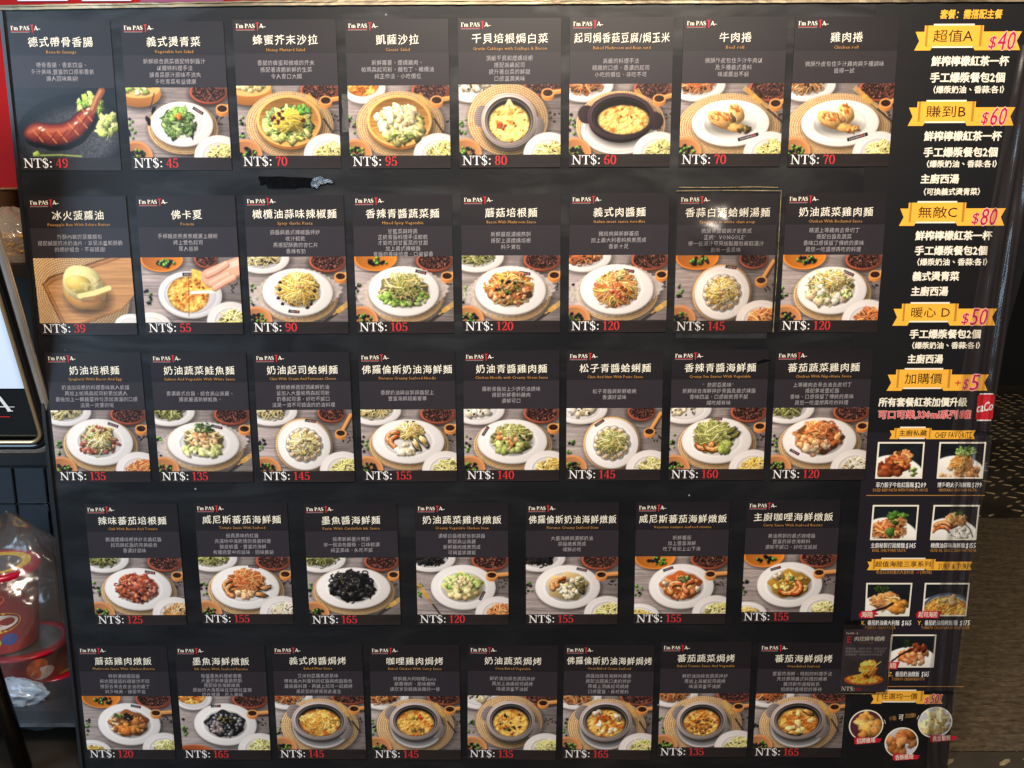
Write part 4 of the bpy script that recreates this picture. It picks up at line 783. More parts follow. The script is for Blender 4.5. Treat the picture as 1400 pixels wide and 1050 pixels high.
def small_pictures():
    S = {}
    def base(seed, slope=.25, y0=44):
        p = Pic(seed, 64, 48, 130, 100); p.img[:] = np.array((.13, .145, .17))*(.8+.5*p.noise(30, 24, 2))[..., None]
        q, u, v = p.ell(55, 100, 92, 64, slope); p.put(p.disc(q, 60, 2), np.array((.92, .90, .86))*(1-.12*v)[..., None]); return p
    p = base(71); p.chunks(40, 74, 42, 24, BRN, 36, 13, .8); p.noodles(72, 42, 26, 20, ORG, 46, 4, 26); p.chunks(78, 62, 24, 12, [(.90, .56, .24), (.80, .32, .14)], 9, 10, .6); p.leaves(106, 84, 14, 12, [(.80, .84, .52), (.46, .56, .24)], 14, 6); S[1] = p.finish()
    p = base(72, .1); p.chunks(60, 88, 66, 22, [(.88, .66, .42), (.80, .54, .30)], 40, 10, .5); p.noodles(68, 58, 28, 24, [(.90, .68, .38), (.80, .54, .24)], 70, 4, 36, .08); p.leaves(76, 24, 30, 14, [(.56, .70, .34), (.40, .54, .20), (.72, .82, .48)], 46, 7, .4); S[2] = p.finish()
    p = base(73); p.noodles(48, 74, 50, 28, ORG, 90, 3.6, 34); p.noodles(70, 46, 26, 20, ORG, 40, 3.6, 26); p.leaves(62, 36, 16, 16, [(.36, .54, .20), (.26, .44, .14)], 8, 12, .55); p.leaves(88, 28, 12, 6, [(.44, .62, .26)], 6, 9); p.ball(54, 80, 15, 14, .3, (.32, .50, .18)); S[3] = p.finish()
    p = base(74, .15); p.noodles(66, 46, 30, 24, [(.86, .66, .40), (.74, .50, .26), (.93, .78, .54)], 60, 4, 28); p.shrimp(26, 84, 30, 3.6, 2.2, 16, (.95, .52, .20)); p.shrimp(28, 70, 26, 3.8, 2, 13); p.chunks(84, 84, 26, 16, [(.95, .92, .86)], 30, 8, .8); p.leaves(74, 20, 14, 8, [(.2, .3, .12), (.3, .4, .16)], 22, 5, .4); p.line([(98, 56), (114, 72), (124, 96)], 3, (.1, .08, .09)); S[4] = p.finish()
    p = base(75, .1); p.noodles(56, 56, 42, 26, [(.88, .66, .40), (.80, .54, .30), (.95, .78, .54)], 70, 4.6, 34); p.chunks(98, 76, 22, 20, [(.94, .66, .28), (.88, .56, .2)], 14, 14, .8); p.line([(20, 88), (60, 76), (80, 62)], 8, (.2, .13, .1), 3); p.leaves(46, 16, 24, 12, [(.2, .3, .12), (.3, .4, .16)], 34, 5, .4); p.dots(20, 98, 14, 4, 4, 5, (.66, .1, .12)); S[5] = p.finish()
    p = base(76, 0); q, u, v = p.ell(70, 76, 76, 48); p.put(p.disc(q, 48, 2), np.array((.30, .33, .38))*(1-.3*v)[..., None]); q, u, v = p.ell(70, 80, 70, 44); p.put(p.disc(q, 44), (.66, .68, .68)); p.gratin(68, 86, 70, 46, .55, (.93, .76, .34), (.74, .36, .10)); p.chunks(82, 54, 34, 14, [(.86, .70, .44), (.92, .80, .58)], 18, 9, .7); S[6] = p.finish()
    p = base(77, -.1); p.chunks(70, 66, 46, 26, [(.90, .58, .36), (.94, .70, .50), (.84, .46, .24)], 36, 12, .6); p.chunks(80, 40, 28, 12, BRN, 14, 9); p.line([(62, 44), (30, 62), (4, 84)], 6, (.1, .09, .1)); p.leaves(46, 26, 20, 10, [(.12, .18, .1), (.2, .26, .12)], 26, 6, .4); S[7] = p.finish()
    for k, pal, sz, asp in ((11, [(.93, .66, .30), (.88, .58, .24), (.96, .76, .42)], 22, .68), (12, [(.93, .84, .58), (.88, .76, .46), (.96, .90, .68)], 20, .28), (13, [(.80, .50, .26), (.72, .42, .18), (.86, .58, .34)], 22, .55)):
        p = Pic(80+k, 52, 52, 100, 100); p.img[:] = (.40, .20, .24) if k == 11 else (.82, .82, .86); p.chunks(52, 56, 42, 40, pal, 16 if k != 12 else 46, sz, asp, .5, .2); S[k] = p.finish()
    p = Pic(90, 62, 50, 124, 100); p.img[:] = np.array((.20, .185, .20))*(.9+.2*p.noise(40, 30, 2))[..., None]
    q, u, v = p.ell(62, 76, 58, 22); p.put(p.disc(q, 22), (.60, .30, .13)); p.gratin(62, 74, 52, 18, .5, (.95, .64, .20), (.74, .22, .05)); p.noodles(72, 36, 20, 34, [(.93, .52, .14), (.84, .30, .06), (.98, .70, .26)], 60, 4, 34, .05); p.chunks(72, 14, 18, 10, [(.97, .76, .30)], 10, 8); p.line([(92, 24), (108, 6)], 3, (.86, .72, .46)); S[20] = np.clip(p.finish()*1.45, 0, 1)
    return S
# ================================================================= SETTING
FLOOR_Z = -.945
rs = np.random.RandomState(7)
M_STEEL = mat('worn_dark_steel', (.30, .27, .23), .45, metal=.6, noise=(5, .4), rvar=(8, .12))
M_LOZ = mat('bright_tread_steel', (.70, .62, .47), .45, metal=.4, noise=(20, .2))  # raised lozenges, paler and yellower than the plate
fl = MB(); fl.add([(-6, -3, FLOOR_Z), (7, -3, FLOOR_Z), (7, 8, FLOOR_Z), (-6, 8, FLOOR_Z)], [(0, 1, 2, 3)])
tag(fl.build('floor', M_STEEL), kind='structure')
lz = MB(); st = .047
for i in range(44):
    for j in range(74):
        x, y = .62+i*st, -.10+j*st*.86
        if y > 2.95 or x > .80+.62*(y+.4) or x < .58+.36*y: continue
        if rs.rand() < .22: continue
        a = (.62 if (i+j) % 2 else -.62)+.0; ca, sa = math.cos(a), math.sin(a); L, W, h = .0165, .0045, .0022
        P = [(-L, 0), (-L*.5, -W), (L*.5, -W), (L, 0), (L*.5, W), (-L*.5, W)]; V = [(x+ca*u-sa*v, y+sa*u+ca*v, FLOOR_Z+.0003) for u, v in P]
        V += [(x+ca*u*.6-sa*v*.5, y+sa*u*.6+ca*v*.5, FLOOR_Z+h) for u, v in P]
        lz.add(V, [(k, (k+1) % 6, 6+(k+1) % 6, 6+k) for k in range(6)]+[tuple(range(6, 12))])
tag(lz.build('floor_tread', M_LOZ), kind='structure')
M_VOID = mat('unlit_void_dark', (.06, .055, .05), .8, noise=(3, .3))
wl = MB(); wl.box((.5, 3.1, .6), (9, .1, 3.1)); tag(wl.build('dark_backdrop', M_VOID), kind='structure')  # dark slab for the unlit void, darkness put into its colour

M_MAT = mat('brown_ribbed_carpet', (.33, .285, .225), .95, spec=.1, noise=(150, .25, (.40, .35, .275)), bump=(320, .7, .003), stretch=(.5, 1, 1))
mt = MB(); y0, y1 = .052, 1.19; n = 84
for k in range(n):
    ya = y0+(y1-y0)*k/n; d = (y1-y0)/n; jt = rs.uniform(-.0012, .0012)
    X = np.linspace(.50, 2.2, 40); V = []
    for x in X:
        w_ = .0014*math.sin(x*31+k*1.7)+rs.uniform(-.0008, .0008)
        V += [(x, ya+.0002, FLOOR_Z+.001), (x, ya+d*.2+w_, FLOOR_Z+.0085+jt+w_), (x, ya+d*.8+w_, FLOOR_Z+.0085+jt-w_), (x, ya+d-.0002, FLOOR_Z+.001)]
    mt.add(V, [(i*4+q, i*4+4+q, i*4+5+q, i*4+1+q) for i in range(39) for q in range(3)])
tag(mt.build('floor_mat', M_MAT), 'brown ribbed floor mat lying on the tread plate behind the board', 'mat')

# ================================================================= MENU BOARD
BX0, BX1, BZ0, BZ1 = -.724, .700, FLOOR_Z, .2475
board = empty('menu_board', (0, .01, BZ0), 'large black menu board covered with rows of food cards', 'menu board')
def child(o, p):                                      # parts built in world metres
    o.parent = p; o.matrix_parent_inverse = Matrix.Translation(-p.location); return o
pn = MB(); pn.slab([(BX0, BZ0), (BX1, BZ0), (BX1, BZ1), (-.36, BZ1), (BX0, BZ1-.0045)], -.018, 0); child(pn.build('panel', M_BOARD), board)
M_EDGE = mat('black_plastic_edging', (.10, .105, .115), .35, noise=(14, .3))
ed = MB(); ed.box((BX0-.0025, .0075, (BZ0+BZ1-.006)/2), (.005, .024, BZ1-BZ0-.006)); child(ed.build('side_edging', M_EDGE), board)
M_TRIM = mat('scuffed_brass_tape', (.52, .46, .36), .42, metal=.55, noise=(24, .5, (.74, .68, .56)), bump=(50, .35, .004), stretch=(.25, 1, 1), rvar=(30, .15))
tr = MB(); X = np.linspace(BX0-.004, .752, 160)
for k, (za, zb, h) in enumerate(((.2472, .2512, .0035), (.2517, .2542, .0022))):
    V = []
    for x in X:
        j = rs.uniform(-.0005, .0005); q = max(0, min(1, (-.36-x)/.364))*.0045
        V += [(x, -h+j, za-q+j*.6), (x, -h+j, zb-q-.0008+j), (x, -h*.4, zb-q+j), (x, .019, zb-q), (x, .019, za-q), (x, -.0001, za-q)]
    tr.add(V, [(i*6+q, i*6+6+q, i*6+6+(q+1) % 6, i*6+(q+1) % 6) for i in range(159) for q in range(6)])
child(tr.build('edge_trim', M_TRIM), board)

# scraps of old tape
M_TAPE = mat('glossy_black_tape', (.03, .03, .035), .16, spec=.6, bump=(70, .5, .003))
M_TAPE2 = mat('crumpled_tape_glints', (.12, .15, .18), .2, spec=.7, noise=(160, .7, (.34, .42, .50)), bump=(200, .9, .004))  # bluish reflection on the tape's crumpled end, put into its colour
def ragged(px, h0, h1, amp=.0006, n=5):
    P = []; q = [bd(*p) for p in px]
    for i in range(len(q)):
        a, b = np.array(q[i]), np.array(q[(i+1) % len(q)])
        for t in np.linspace(0, 1, n, endpoint=False): P.append(tuple(a+(b-a)*t+rs.uniform(-amp, amp, 2)))
    m = MB(); m.slab(P, h0, h1); return m
tp = empty('tape_scrap', (*at(355, 258)[:1], 0, at(355, 258)[2]), 'torn strip of shiny black tape with a crumpled end painted with bluish glints', 'tape')
child(ragged([(356, 252), (365, 251.5), (367, 257), (410, 256.5), (428, 255), (432, 246), (425, 243), (354, 241)], .0003, .0024, .0010).build('tape_strip', M_TAPE), tp)
child(ragged([(426, 256), (435, 257.5), (437, 251), (456, 250), (455, 246.5), (440, 242), (428, 243.5)], .0004, .0040, .0014).build('crumpled_end', M_TAPE2), tp)
M_RES = mat('old_glue_residue', (.24, .235, .225), .55, noise=(60, .35, (.33, .32, .30)), bump=(120, .5, .002))
tag(ragged([(468, 182), (477, 180), (479, 134), (476, 128), (468, 129)], .0002, .0005, .0010).build('glue_residue', M_RES), 'dull grey patch of old glue between two cards of the top row', 'glue patch')
tag(ragged([(1054, 492), (1049, 494), (1036, 497), (1024, 498.5), (1030, 496), (1044, 491)], .0013, .0017, .0004).build('tape_scrap', M_TAPE), 'small dark tape scrap at the upper right of the third-row green seafood pasta card', 'tape')

# ================================================================= MENU CARDS
PICS = dish_pictures()
HW, PH = .0725, .04837                                # half width of a card, half height of its picture
BASE = .0665                                          # picture centre above the card's foot
def card(key, x, z, turn, title, sub, lines, price, shows):
    foot = (x+math.sin(turn)*BASE, 0, z-math.cos(turn)*BASE)
    t = empty('menu_card', foot, f'menu card priced {price} showing {shows}', 'menu card', 'food cards on the menu board', -turn)
    b = BASE; lift = .0009+.0012*rs.rand()
    def part(m, name, mats): return m.build(name, mats, t)
    m = MB(); m.slab([(-HW, 0), (HW, 0), (HW, .204), (-HW, .204)], .0003, lift); part(m, 'card_sheet', M_CARD)
    e = lift+.0002
    m = MB(); m.poly([(-HW, b+PH), (HW, b+PH), (HW, b+.0922), (-HW, b+.0922)], e); bp = part(m, 'description_panel', M_BAND)
    m = MB(); m.poly([(-HW, .0004), (HW, .0004), (HW, b-PH), (-HW, b-PH)], e); sp = part(m, 'price_band', M_STRIP)
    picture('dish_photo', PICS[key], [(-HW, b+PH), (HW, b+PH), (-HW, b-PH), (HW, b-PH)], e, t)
    e += .0002
    m = MB(); lx = roman(m, "I'm PAS", -.0684, b+.1262, .0056, e, 0, 1.16, 1.1); roman(m, 'A', -.0352, b+.1262, .0056, e, 0, 1.16, 1.25)
    m.poly([(-.0345, b+.1274), (-.0262, b+.1274), (-.0262, b+.1280), (-.0345, b+.1280)], e+.00006)
    m.poly([(-.0400, b+.1324), (-.0400, b+.1334), (-.0352, b+.1334), (-.0352, b+.1324), (-.0367, b+.1324), (-.0370, b+.1236), (-.0376, b+.1222), (-.0382, b+.1236), (-.0385, b+.1324)][::-1], e+.00003, 1)
    m.poly([(-.0684, b+.1241), (-.0410, b+.1241), (-.0410, b+.1247), (-.0684, b+.1247)], e, 1)
    for k in range(17):
        q = -.0680+k*.00155; m.poly([(q, b+.1228), (q+.0009, b+.1228), (q+.0009, b+.1237), (q, b+.1237)], e, 2)
    part(m, 'logo', [M_CREAM, M_RED, M_GREY])
    n = sum(1.0 if is_cjk(c) else .55 for c in title); p = min(.0156, .138/n)
    m = MB(); text(m, title, 0, b+.1105, .0138, pitch=p, center=.0010, bold=.010, tilt=.10, res=2, off=e, sq=.93); part(m, 'title', M_CREAM)
    m = MB(); text(m, sub, 0, b+.0972, .0052, width=min(.0029*len(sub), .136), center=.0005, bold=.012, off=e); part(m, 'subtitle', M_GOLD)
    ls = lines.split('|'); sp_ = .0092 if len(ls) < 5 else .0083; m = MB()
    for i, s in enumerate(ls):
        k = max(len(s), 1); text(m, s, 0, b+.0702+((len(ls)-1)/2-i)*sp_-(.002 if len(ls) == 5 else 0), .0074, pitch=min(.0074, .134/k), center=0, bold=0, tilt=.07, off=e, sq=.95)
    o = part(m, 'description', M_GREY); o.parent = bp
    m = MB(); roman(m, 'NT$:', -.0686, b-.0627, .0130, e, 0, 1.17, .86); o = part(m, 'currency_mark', M_WHITE); o.parent = sp
    m = MB(); roman(m, str(price), -.0222, b-.0627, .0130, e, 0, 1.13, .90); o = part(m, 'price_figure', M_RED); o.parent = sp
    return t
CARDS = {r[0]: card(*r) for r in MENU}

# the laminating film left loose on the white clam soup card
M_FILM = film('laminating_film', gloss=.07, rough=.18, bump=(16, .5, .008), haze=.008, hazecol=(.7, .64, .58))
def sheet_grid(x0, x1, z0, z1, h, nx=30, nz=40):
    V = [(x, -h(u, v), z) for v, z in zip(np.linspace(0, 1, nz), np.linspace(z0, z1, nz)) for u, x in zip(np.linspace(0, 1, nx), np.linspace(x0, x1, nx))]
    return V, [(j*nx+i, j*nx+i+1, (j+1)*nx+i+1, (j+1)*nx+i) for j in range(nz-1) for i in range(nx-1)]
t = CARDS['27']
m = MB(); m.add(*sheet_grid(-.0755, .0755, .0005, .2075, lambda u, v: .0032+math.sin(u*3.1)*math.sin(v*3.1)**.7*(.003+.010*math.exp(-((u-.42)/.34)**2-((v-.74)/.13)**2)+.0012*math.sin(v*34+u*9)*math.exp(-((v-.7)/.2)**2))+.0012*math.sin(v*9+u*3)*math.sin(u*3.14), 48, 64))
m.build('laminating_film', M_FILM, t, True)
M_FEDGE = mat('film_edge', (.42, .36, .27), .3, spec=.7, noise=(90, .8, (.75, .66, .48)), stretch=(.5, 1, 1))  # golden light along the clear film's rim, put into its colour
m = MB(); m.tube([(-.076, -.0035, .2078), (0, -.0036, .2083), (.0765, -.0040, .2076)], .0005, 6); m.tube([(.0758, -.0038, .2076), (.0762, -.0034, .10), (.0752, -.0030, .001)], .0005, 6)
m.tube([(-.072, -.0020, .2128), (-.02, -.0024, .2124), (.04, -.0026, .2132), (.0715, -.0022, .2122)], .0005, 6); m.build('film_edge', M_FEDGE, t)
M_POUCH = mat('smoky_pouch_plastic', (.17, .175, .18), .22, spec=.6, noise=(30, .3), bump=(40, .4, .004))
m = MB(); m.slab([(-.069, -.008), (.066, -.009), (.067, .0), (-.069, .0)], .0004, .0007); m.slab([(-.071, .2045), (.073, .2045), (.072, .2155), (-.070, .2150)], .0004, .0008); m.build('spare_film', M_POUCH, t)

# ================================================================= POSTERS ON THE RIGHT
def poster(name, outline, h, matl, label):
    x = sum(p[0] for p in outline)/len(outline); zb = min(p[1] for p in outline)
    t = empty(name, (x, 0, zb), label, 'poster'); m = MB(); m.slab(outline, .0003, h); child(m.build('poster_sheet', matl), t); return t
def ltr(m, s, xl, xr, yc, h, **k):
    a, b = bd(xl, yc), bd(xr, yc); hh = (bd(xl, yc-h/2)[1]-bd(xl, yc+h/2)[1]); text(m, s, a[0], (a[1]+b[1])/2, hh, width=b[0]-a[0], **k)
def put(m, name, mats, parent, top=None):
    o = m.build(name, mats); child(o, parent)
    if top is not None:
        o.parent = top; o.matrix_parent_inverse = Matrix()
    return o
def ribbon(t, e, xl, xr, y0, y1, tl, trr, ty0, ty1, words, wx, price=None, px=None, small=False):
    ym = (y0+y1)/2; X = lambda x: bd(x, ym)[0]; Z = lambda y: bd((xl+xr)/2, y)[1]
    x0, x1, z1, z0, a, b, c1, c0 = X(xl), X(xr), Z(y0), Z(y1), X(tl), X(trr), Z(ty0), Z(ty1); w_ = x1-x0; f = .06*w_; n = (c1-c0)*.16
    m = MB(); zm = (c0+c1)/2
    m.poly([(a, c0), (x0+.12*w_, c0), (x0+.16*w_, c0+(c1-c0)*.22), (x0+.16*w_, c1), (a, c1), (a+n*1.5, zm)], e)
    m.poly([(x1-.16*w_, c0+(c1-c0)*.22), (x1-.12*w_, c0), (b, c0), (b-n*1.5, zm), (b, c1), (x1-.16*w_, c1)], e)
    m.poly([(x0+.15*w_, z0-.0022), (x1-.16*w_, z0-.0022), (x1-.16*w_, z0), (x0+.15*w_, z0)], e+.0001, 2)
    m.poly([(x0+.15*w_, z1), (x1-.16*w_, z1), (x1-.16*w_, z1+.0022), (x0+.15*w_, z1+.0022)], e+.0001, 2)
    m.poly([(x0, z0), (x1, z0), (x1, z1), (x0, z1)], e+.0002)
    m.poly([(x0+f*.4, z0), (x0+f, z0), (x0+f, z1), (x0+f*.4, z1)], e+.0003, 1); m.poly([(x1-f, z0), (x1-f*.3, z0), (x1-f*.3, z1), (x1-f, z1)], e+.0003, 1)
    r = put(m, 'ribbon', [M_YEL, M_YELD, M_CREAM], t)
    m = MB(); ltr(m, words, wx[0], wx[1], ym, (y1-y0)*.62, off=e+.0005, bold=0 if not small else .02, res=2); put(m, 'ribbon_lettering', M_BROWN, t, r)
    if price:
        m = MB(); yc = (ty0+ty1)/2-1
        hh = (ty1-ty0)*(1.0 if not small else .80)
        if small: ltr(m, price, px[0], px[1], yc+1, hh, off=e+.0005); put(m, 'ribbon_caption', M_BROWN, t, r)
        else:
            i = price.index('$'); d = price[i+1:]; wd = px[1]-px[0]; ns = wd*(.30 if i == 0 else .22)
            if i: ltr(m, price[:i], px[0], px[0]+wd*.28, yc+1, hh*.55, off=e+.0005, slant=.12)
            q = px[0]+(wd*.34 if i else 0)
            for dx, mi_, bo, oo in ((0, 1, .09, .0004), (0, 0, .012, .0005)):
                ltr(m, '$', q, q+ns, yc+2, hh*.78, off=e+oo, slant=.14, bold=bo, res=2, mi=mi_); ltr(m, d, q+ns+1.5, px[1], yc, hh*1.22, off=e+oo, slant=.14, bold=bo, res=2, mi=mi_)
            put(m, 'ribbon_price', [M_WINE, M_PINK], t, r)
    return r
def lines_(t, e, name, rows, M):
    for s, xl, xr, yc, h in rows:
        m = MB(); ltr(m, s, xl, xr, yc, h, off=e, bold=.06 if h > 11 else .045); put(m, name, M, t)
e = .0012
combo = poster('set_meal_poster', [(.497, -.372), (.712, -.372), (.7135, -.42), (.7195, -.30), (.7225, -.245), (.7262, -.210), (.745, -.10), (.752, .02), (.752, .2445), (.497, .2445)], .0008, M_SHEET, 'tall black poster of yellow set meal ribbons along the right edge of the board')
m = MB(); ltr(m, '套餐：需搭配主餐', 1285, 1370, 19.5, 13, off=e, bold=.06, slant=.10); put(m, 'heading', M_YEL, combo)
A8 = '鮮榨檸檬紅茶一杯'; B8 = '手工爆漿餐包2個'; C8 = '（爆漿奶油、香蒜:各1）'
ribbon(combo, e, 1263, 1343.5, 35, 63.3, 1251, 1396, 43.5, 69, '超值A', (1275, 1331), '$40', (1351, 1389))
lines_(combo, e, 'item_line', [(A8, 1273, 1379, 83.5, 14), (B8, 1271, 1374, 106, 14), (C8, 1273, 1375, 122.5, 10.5)], M_CREAM)
ribbon(combo, e, 1253, 1332.5, 139, 166, 1242, 1387, 147, 172, '賺到B', (1265, 1321), '$60', (1341, 1377))
lines_(combo, e, 'item_line', [(A8, 1263, 1369, 186, 13.5), (B8, 1262, 1364, 208, 13.5), (C8, 1264, 1365, 224, 10), ('主廚西湯', 1258, 1311, 244.5, 13), ('（可換義式燙青菜）', 1260, 1342, 262, 10)], M_CREAM)
ribbon(combo, e, 1241, 1319.5, 277, 303, 1230, 1374, 285, 308.6, '無敵C', (1254, 1309), '$80', (1328, 1364))
lines_(combo, e, 'item_line', [(A8, 1251, 1356, 322, 13), (B8, 1250, 1350, 342.5, 13), (C8, 1251, 1352, 358, 10), ('義式燙青菜', 1247, 1311, 377.5, 13), ('主廚西湯', 1245, 1296, 398, 13)], M_CREAM)
ribbon(combo, e, 1232, 1309, 415, 438.5, 1221, 1362, 422, 445, '暖心 D', (1244, 1299), '$50', (1314, 1351))
lines_(combo, e, 'item_line', [(B8, 1243, 1341, 456.5, 12.5), (C8, 1244, 1342, 472, 9.5), ('主廚西湯', 1240, 1289, 490.5, 12.5)], M_CREAM)
ribbon(combo, e, 1224, 1300, 505, 529.5, 1213, 1351, 512, 534, '加購價', (1236, 1288), '+$5', (1304, 1340))
lines_(combo, e, 'item_line', [('所有套餐紅茶加價升級', 1201, 1322, 549.5, 12.5)], M_CREAM)
m = MB()
for bo, mi_, oo in ((.11, 1, 0), (.02, 0, .0002)): ltr(m, '可口可樂,330ml系列1罐', 1200, 1327, 566.5, 12, off=e+oo, bold=bo, mi=mi_)
put(m, 'item_line', [M_RED, M_PINK], combo)
m = MB(); a, b = bd(1335, 556), bd(1358, 556); zt, zb = bd(1346, 538)[1], bd(1346, 574.5)[1]; x0, x1 = a[0], b[0]; w_ = x1-x0
m.poly([(x0, zb+.003), (x0+.002, zb+.001), (x1-.002, zb+.001), (x1, zb+.003), (x1, zt-.004), (x1-.002, zt-.001), (x0+.002, zt-.001), (x0, zt-.004)], e)
m.poly([(x0+.002, zt-.0012), (x1-.002, zt-.0012), (x1-.003, zt+.0006), (x0+.003, zt+.0006)], e+.0001, 1); m.poly([(x0+.002, zb-.0008), (x1-.002, zb-.0008), (x1-.002, zb+.0012), (x0+.002, zb+.0012)], e+.0001, 1)
text(m, 'caCo', x0+.0003, (zb+zt)/2-.001, .017, width=w_-.0005, bold=.05, slant=.25, off=e+.0002, mi=1, rot=.16, res=2)
m.poly([(x0+.001, (zb+zt)/2-.008), (x0+.012, (zb+zt)/2-.006), (x1-.002, (zb+zt)/2-.003), (x0+.012, (zb+zt)/2-.0045)], e+.0002, 1)
put(m, 'drink_can', [mat('can_red_ink', (.80, .09, .12), .4, spec=.4), M_WHITE], combo)
# wrinkled clear sheet over the right edge
M_COVER = film('clear_cover_sheet', gloss=.03, rough=.20, bump=(9, .6, .02), haze=.035, hazecol=(.60, .52, .52))
def cover(t, z0, z1, x0a, x1a, x0b, x1b):
    m = MB(); nx, nz = 26, 60; V = []
    for j in range(nz):
        v = j/(nz-1); xa, xb = x0a+(x0b-x0a)*v, x1a+(x1b-x1a)*v
        for i in range(nx):
            u = i/(nx-1); V.append((xa+(xb-xa)*u, -.0045-.0028*math.sin(u*15+2.2*math.sin(v*4))*u**.4-.0022*math.sin(u*31+v*9)*u, z0+(z1-z0)*v))
    m.add(V, [(j*nx+i, j*nx+i+1, (j+1)*nx+i+1, (j+1)*nx+i) for j in range(nz-1) for i in range(nx-1)]); child(m.build('cover_sheet', M_COVER, None, True), t)
cover(combo, -.368, .19, .655, .714, .700, .748)

spec = poster('specials_poster', [(.5255, -.8035), (.7005, -.8035), (.7125, -.3705), (.5255, -.3705)], .0009, M_SHEET2, 'charcoal poster of framed chef favourite photos below the set meal poster')
SP = small_pictures(); e = .0013
def framed(t, img, q, words, cx, yc, eng, ex, yy, badge=None, mark=None):
    a, b, c, d = [bd(*p) for p in q]; m = MB(); m.poly([c, d, b, a], e); f = put(m, 'dish_photo', M_CREAM, t)
    g = .0024; qq = [(a[0]+g, a[1]-g), (b[0]-g, b[1]-g), (c[0]+g, c[1]+g), (d[0]-g, d[1]+g)]
    o = picture('printed_picture', img, qq, e+.0002, None); child(o, t); o.parent = f; o.matrix_parent_inverse = Matrix()
    m = MB()
    if mark: ltr(m, mark, cx[0], cx[0]+7, yc, 7, off=e, bold=.02, mi=1); cx = (cx[0]+9.5, cx[1])
    i = words.index('$'); k = cx[1]-cx[0]; s_ = cx[0]+k*.77
    ltr(m, words[:i], cx[0], s_-1, yc, 7.4, off=e, bold=.02); ltr(m, words[i:], s_, cx[1], yc, 8.6, off=e, bold=.03); put(m, 'caption', [M_WHITE, M_YEL], t)
    m = MB(); ltr(m, eng, ex[0], ex[1], yy, 5, off=e, bold=.03); put(m, 'english_caption', M_GOLD, t)
    if badge:
        s, bx, by = badge; xl, xr = bx; p = [bd(xl, by+5), bd(xr-4, by+5), bd(xr, by-5), bd(xl+2, by-4.5), bd(xl-1.5, by)]
        m = MB(); m.poly(p, e+.0004); ltr(m, s, xl+2, xr-5, by, 8, off=e+.0006, bold=.02, mi=1); put(m, 'badge', [mat('badge_red_ink', (.76, .10, .18), .4), M_CREAM], t, f)
ribbon(spec, e, 1222, 1272.5, 585, 598, 1216, 1333, 588.2, 600, '主廚私藏', (1228, 1267), 'CHEF FAVORITE', (1277, 1328), True)
framed(spec, SP[1], [(1200, 604), (1264, 604), (1196, 654), (1260, 654)], '菲力骰子牛佐紅醬麵$209', (1197, 1266), 662.5, 'DICED BEEF PASTA WITH TOMATO SAUCE', (1193, 1268), 669.5)
framed(spec, SP[2], [(1284, 604), (1348, 604), (1280, 654), (1343, 654)], '博多明太子海鮮麵$199', (1281, 1342), 662.5, 'MENTAIKO SEAFOOD PASTA', (1283, 1335), 669.5)
def rule(t, xl, xr, y):
    m = MB(); a, b = bd(xl, y), bd(xr, y); m.poly([(a[0], a[1]-.0006), (b[0], b[1]-.0006), (b[0], b[1]+.0006), (a[0], a[1]+.0006)], e); put(m, 'divider', M_GOLD, t)
rule(spec, 1184, 1346, 677)
framed(spec, SP[3], [(1193, 690), (1256, 690), (1189, 738), (1252, 738)], '主廚秘製打拋豬麵$145', (1190, 1252), 745.3, 'BASIL CHILI PORK PASTA', (1192, 1238), 752)
framed(spec, SP[4], [(1276, 690), (1339, 690), (1271, 738), (1334, 738)], '橄欖油蒜味海鮮麵$155', (1272, 1334), 745.3, 'OLIVE OIL GARLIC SEAFOOD PASTA', (1271, 1334), 752)
ribbon(spec, e, 1191, 1278, 764, 777, 1185.5, 1328.5, 767.5, 779, '超值海陸三享系列', (1196, 1272.5), 'SURF & TURF', (1282, 1325), True)
m = MB(); ltr(m, '考自日本的重式人氣料理', 1197, 1249, 781.8, 5.6, off=e, bold=.015); ltr(m, '(微辣)', 1257, 1274, 781.8, 5.2, off=e)
a = bd(1251.5, 784); m.poly([(a[0], a[1]), (a[0]+.003, a[1]+.001), (a[0]+.0055, a[1]+.005), (a[0]+.004, a[1]+.0045), (a[0]+.0015, a[1]+.0015)], e, 1); put(m, 'item_line', [M_GOLD, M_RED], spec)
framed(spec, SP[5], [(1184, 796.5), (1247, 796.5), (1182, 842), (1242.5, 842)], '番茄奶油義大利麵 $165', (1176, 1246), 851, 'TOMATO CREAM PASTA', (1182, 1224), 857.6, ('海陸', (1175, 1198), 839.5), 'X.')
framed(spec, SP[6], [(1264, 796.5), (1325.5, 796.5), (1260, 842), (1320.5, 842)], '番茄奶油焗烤飯/麵 $175', (1254, 1326), 851, 'TOMATO CREAM BAKED RICE/PASTA', (1259, 1325), 857.6, ('起司海陸', (1253, 1287), 839.5), 'Y.')
framed(spec, SP[7], [(1218, 867), (1280, 867), (1214, 912), (1276, 912)], '番茄奶油燉飯 $165', (1214, 1270), 921, 'TOMATO CREAM RISOTTO', (1219, 1264), 927.8, ('海陸', (1212, 1230), 909), 'Z.')
rule(spec, 1208, 1317, 938)
cover(spec, -.80, -.375, .655, .7035, .668, .716)

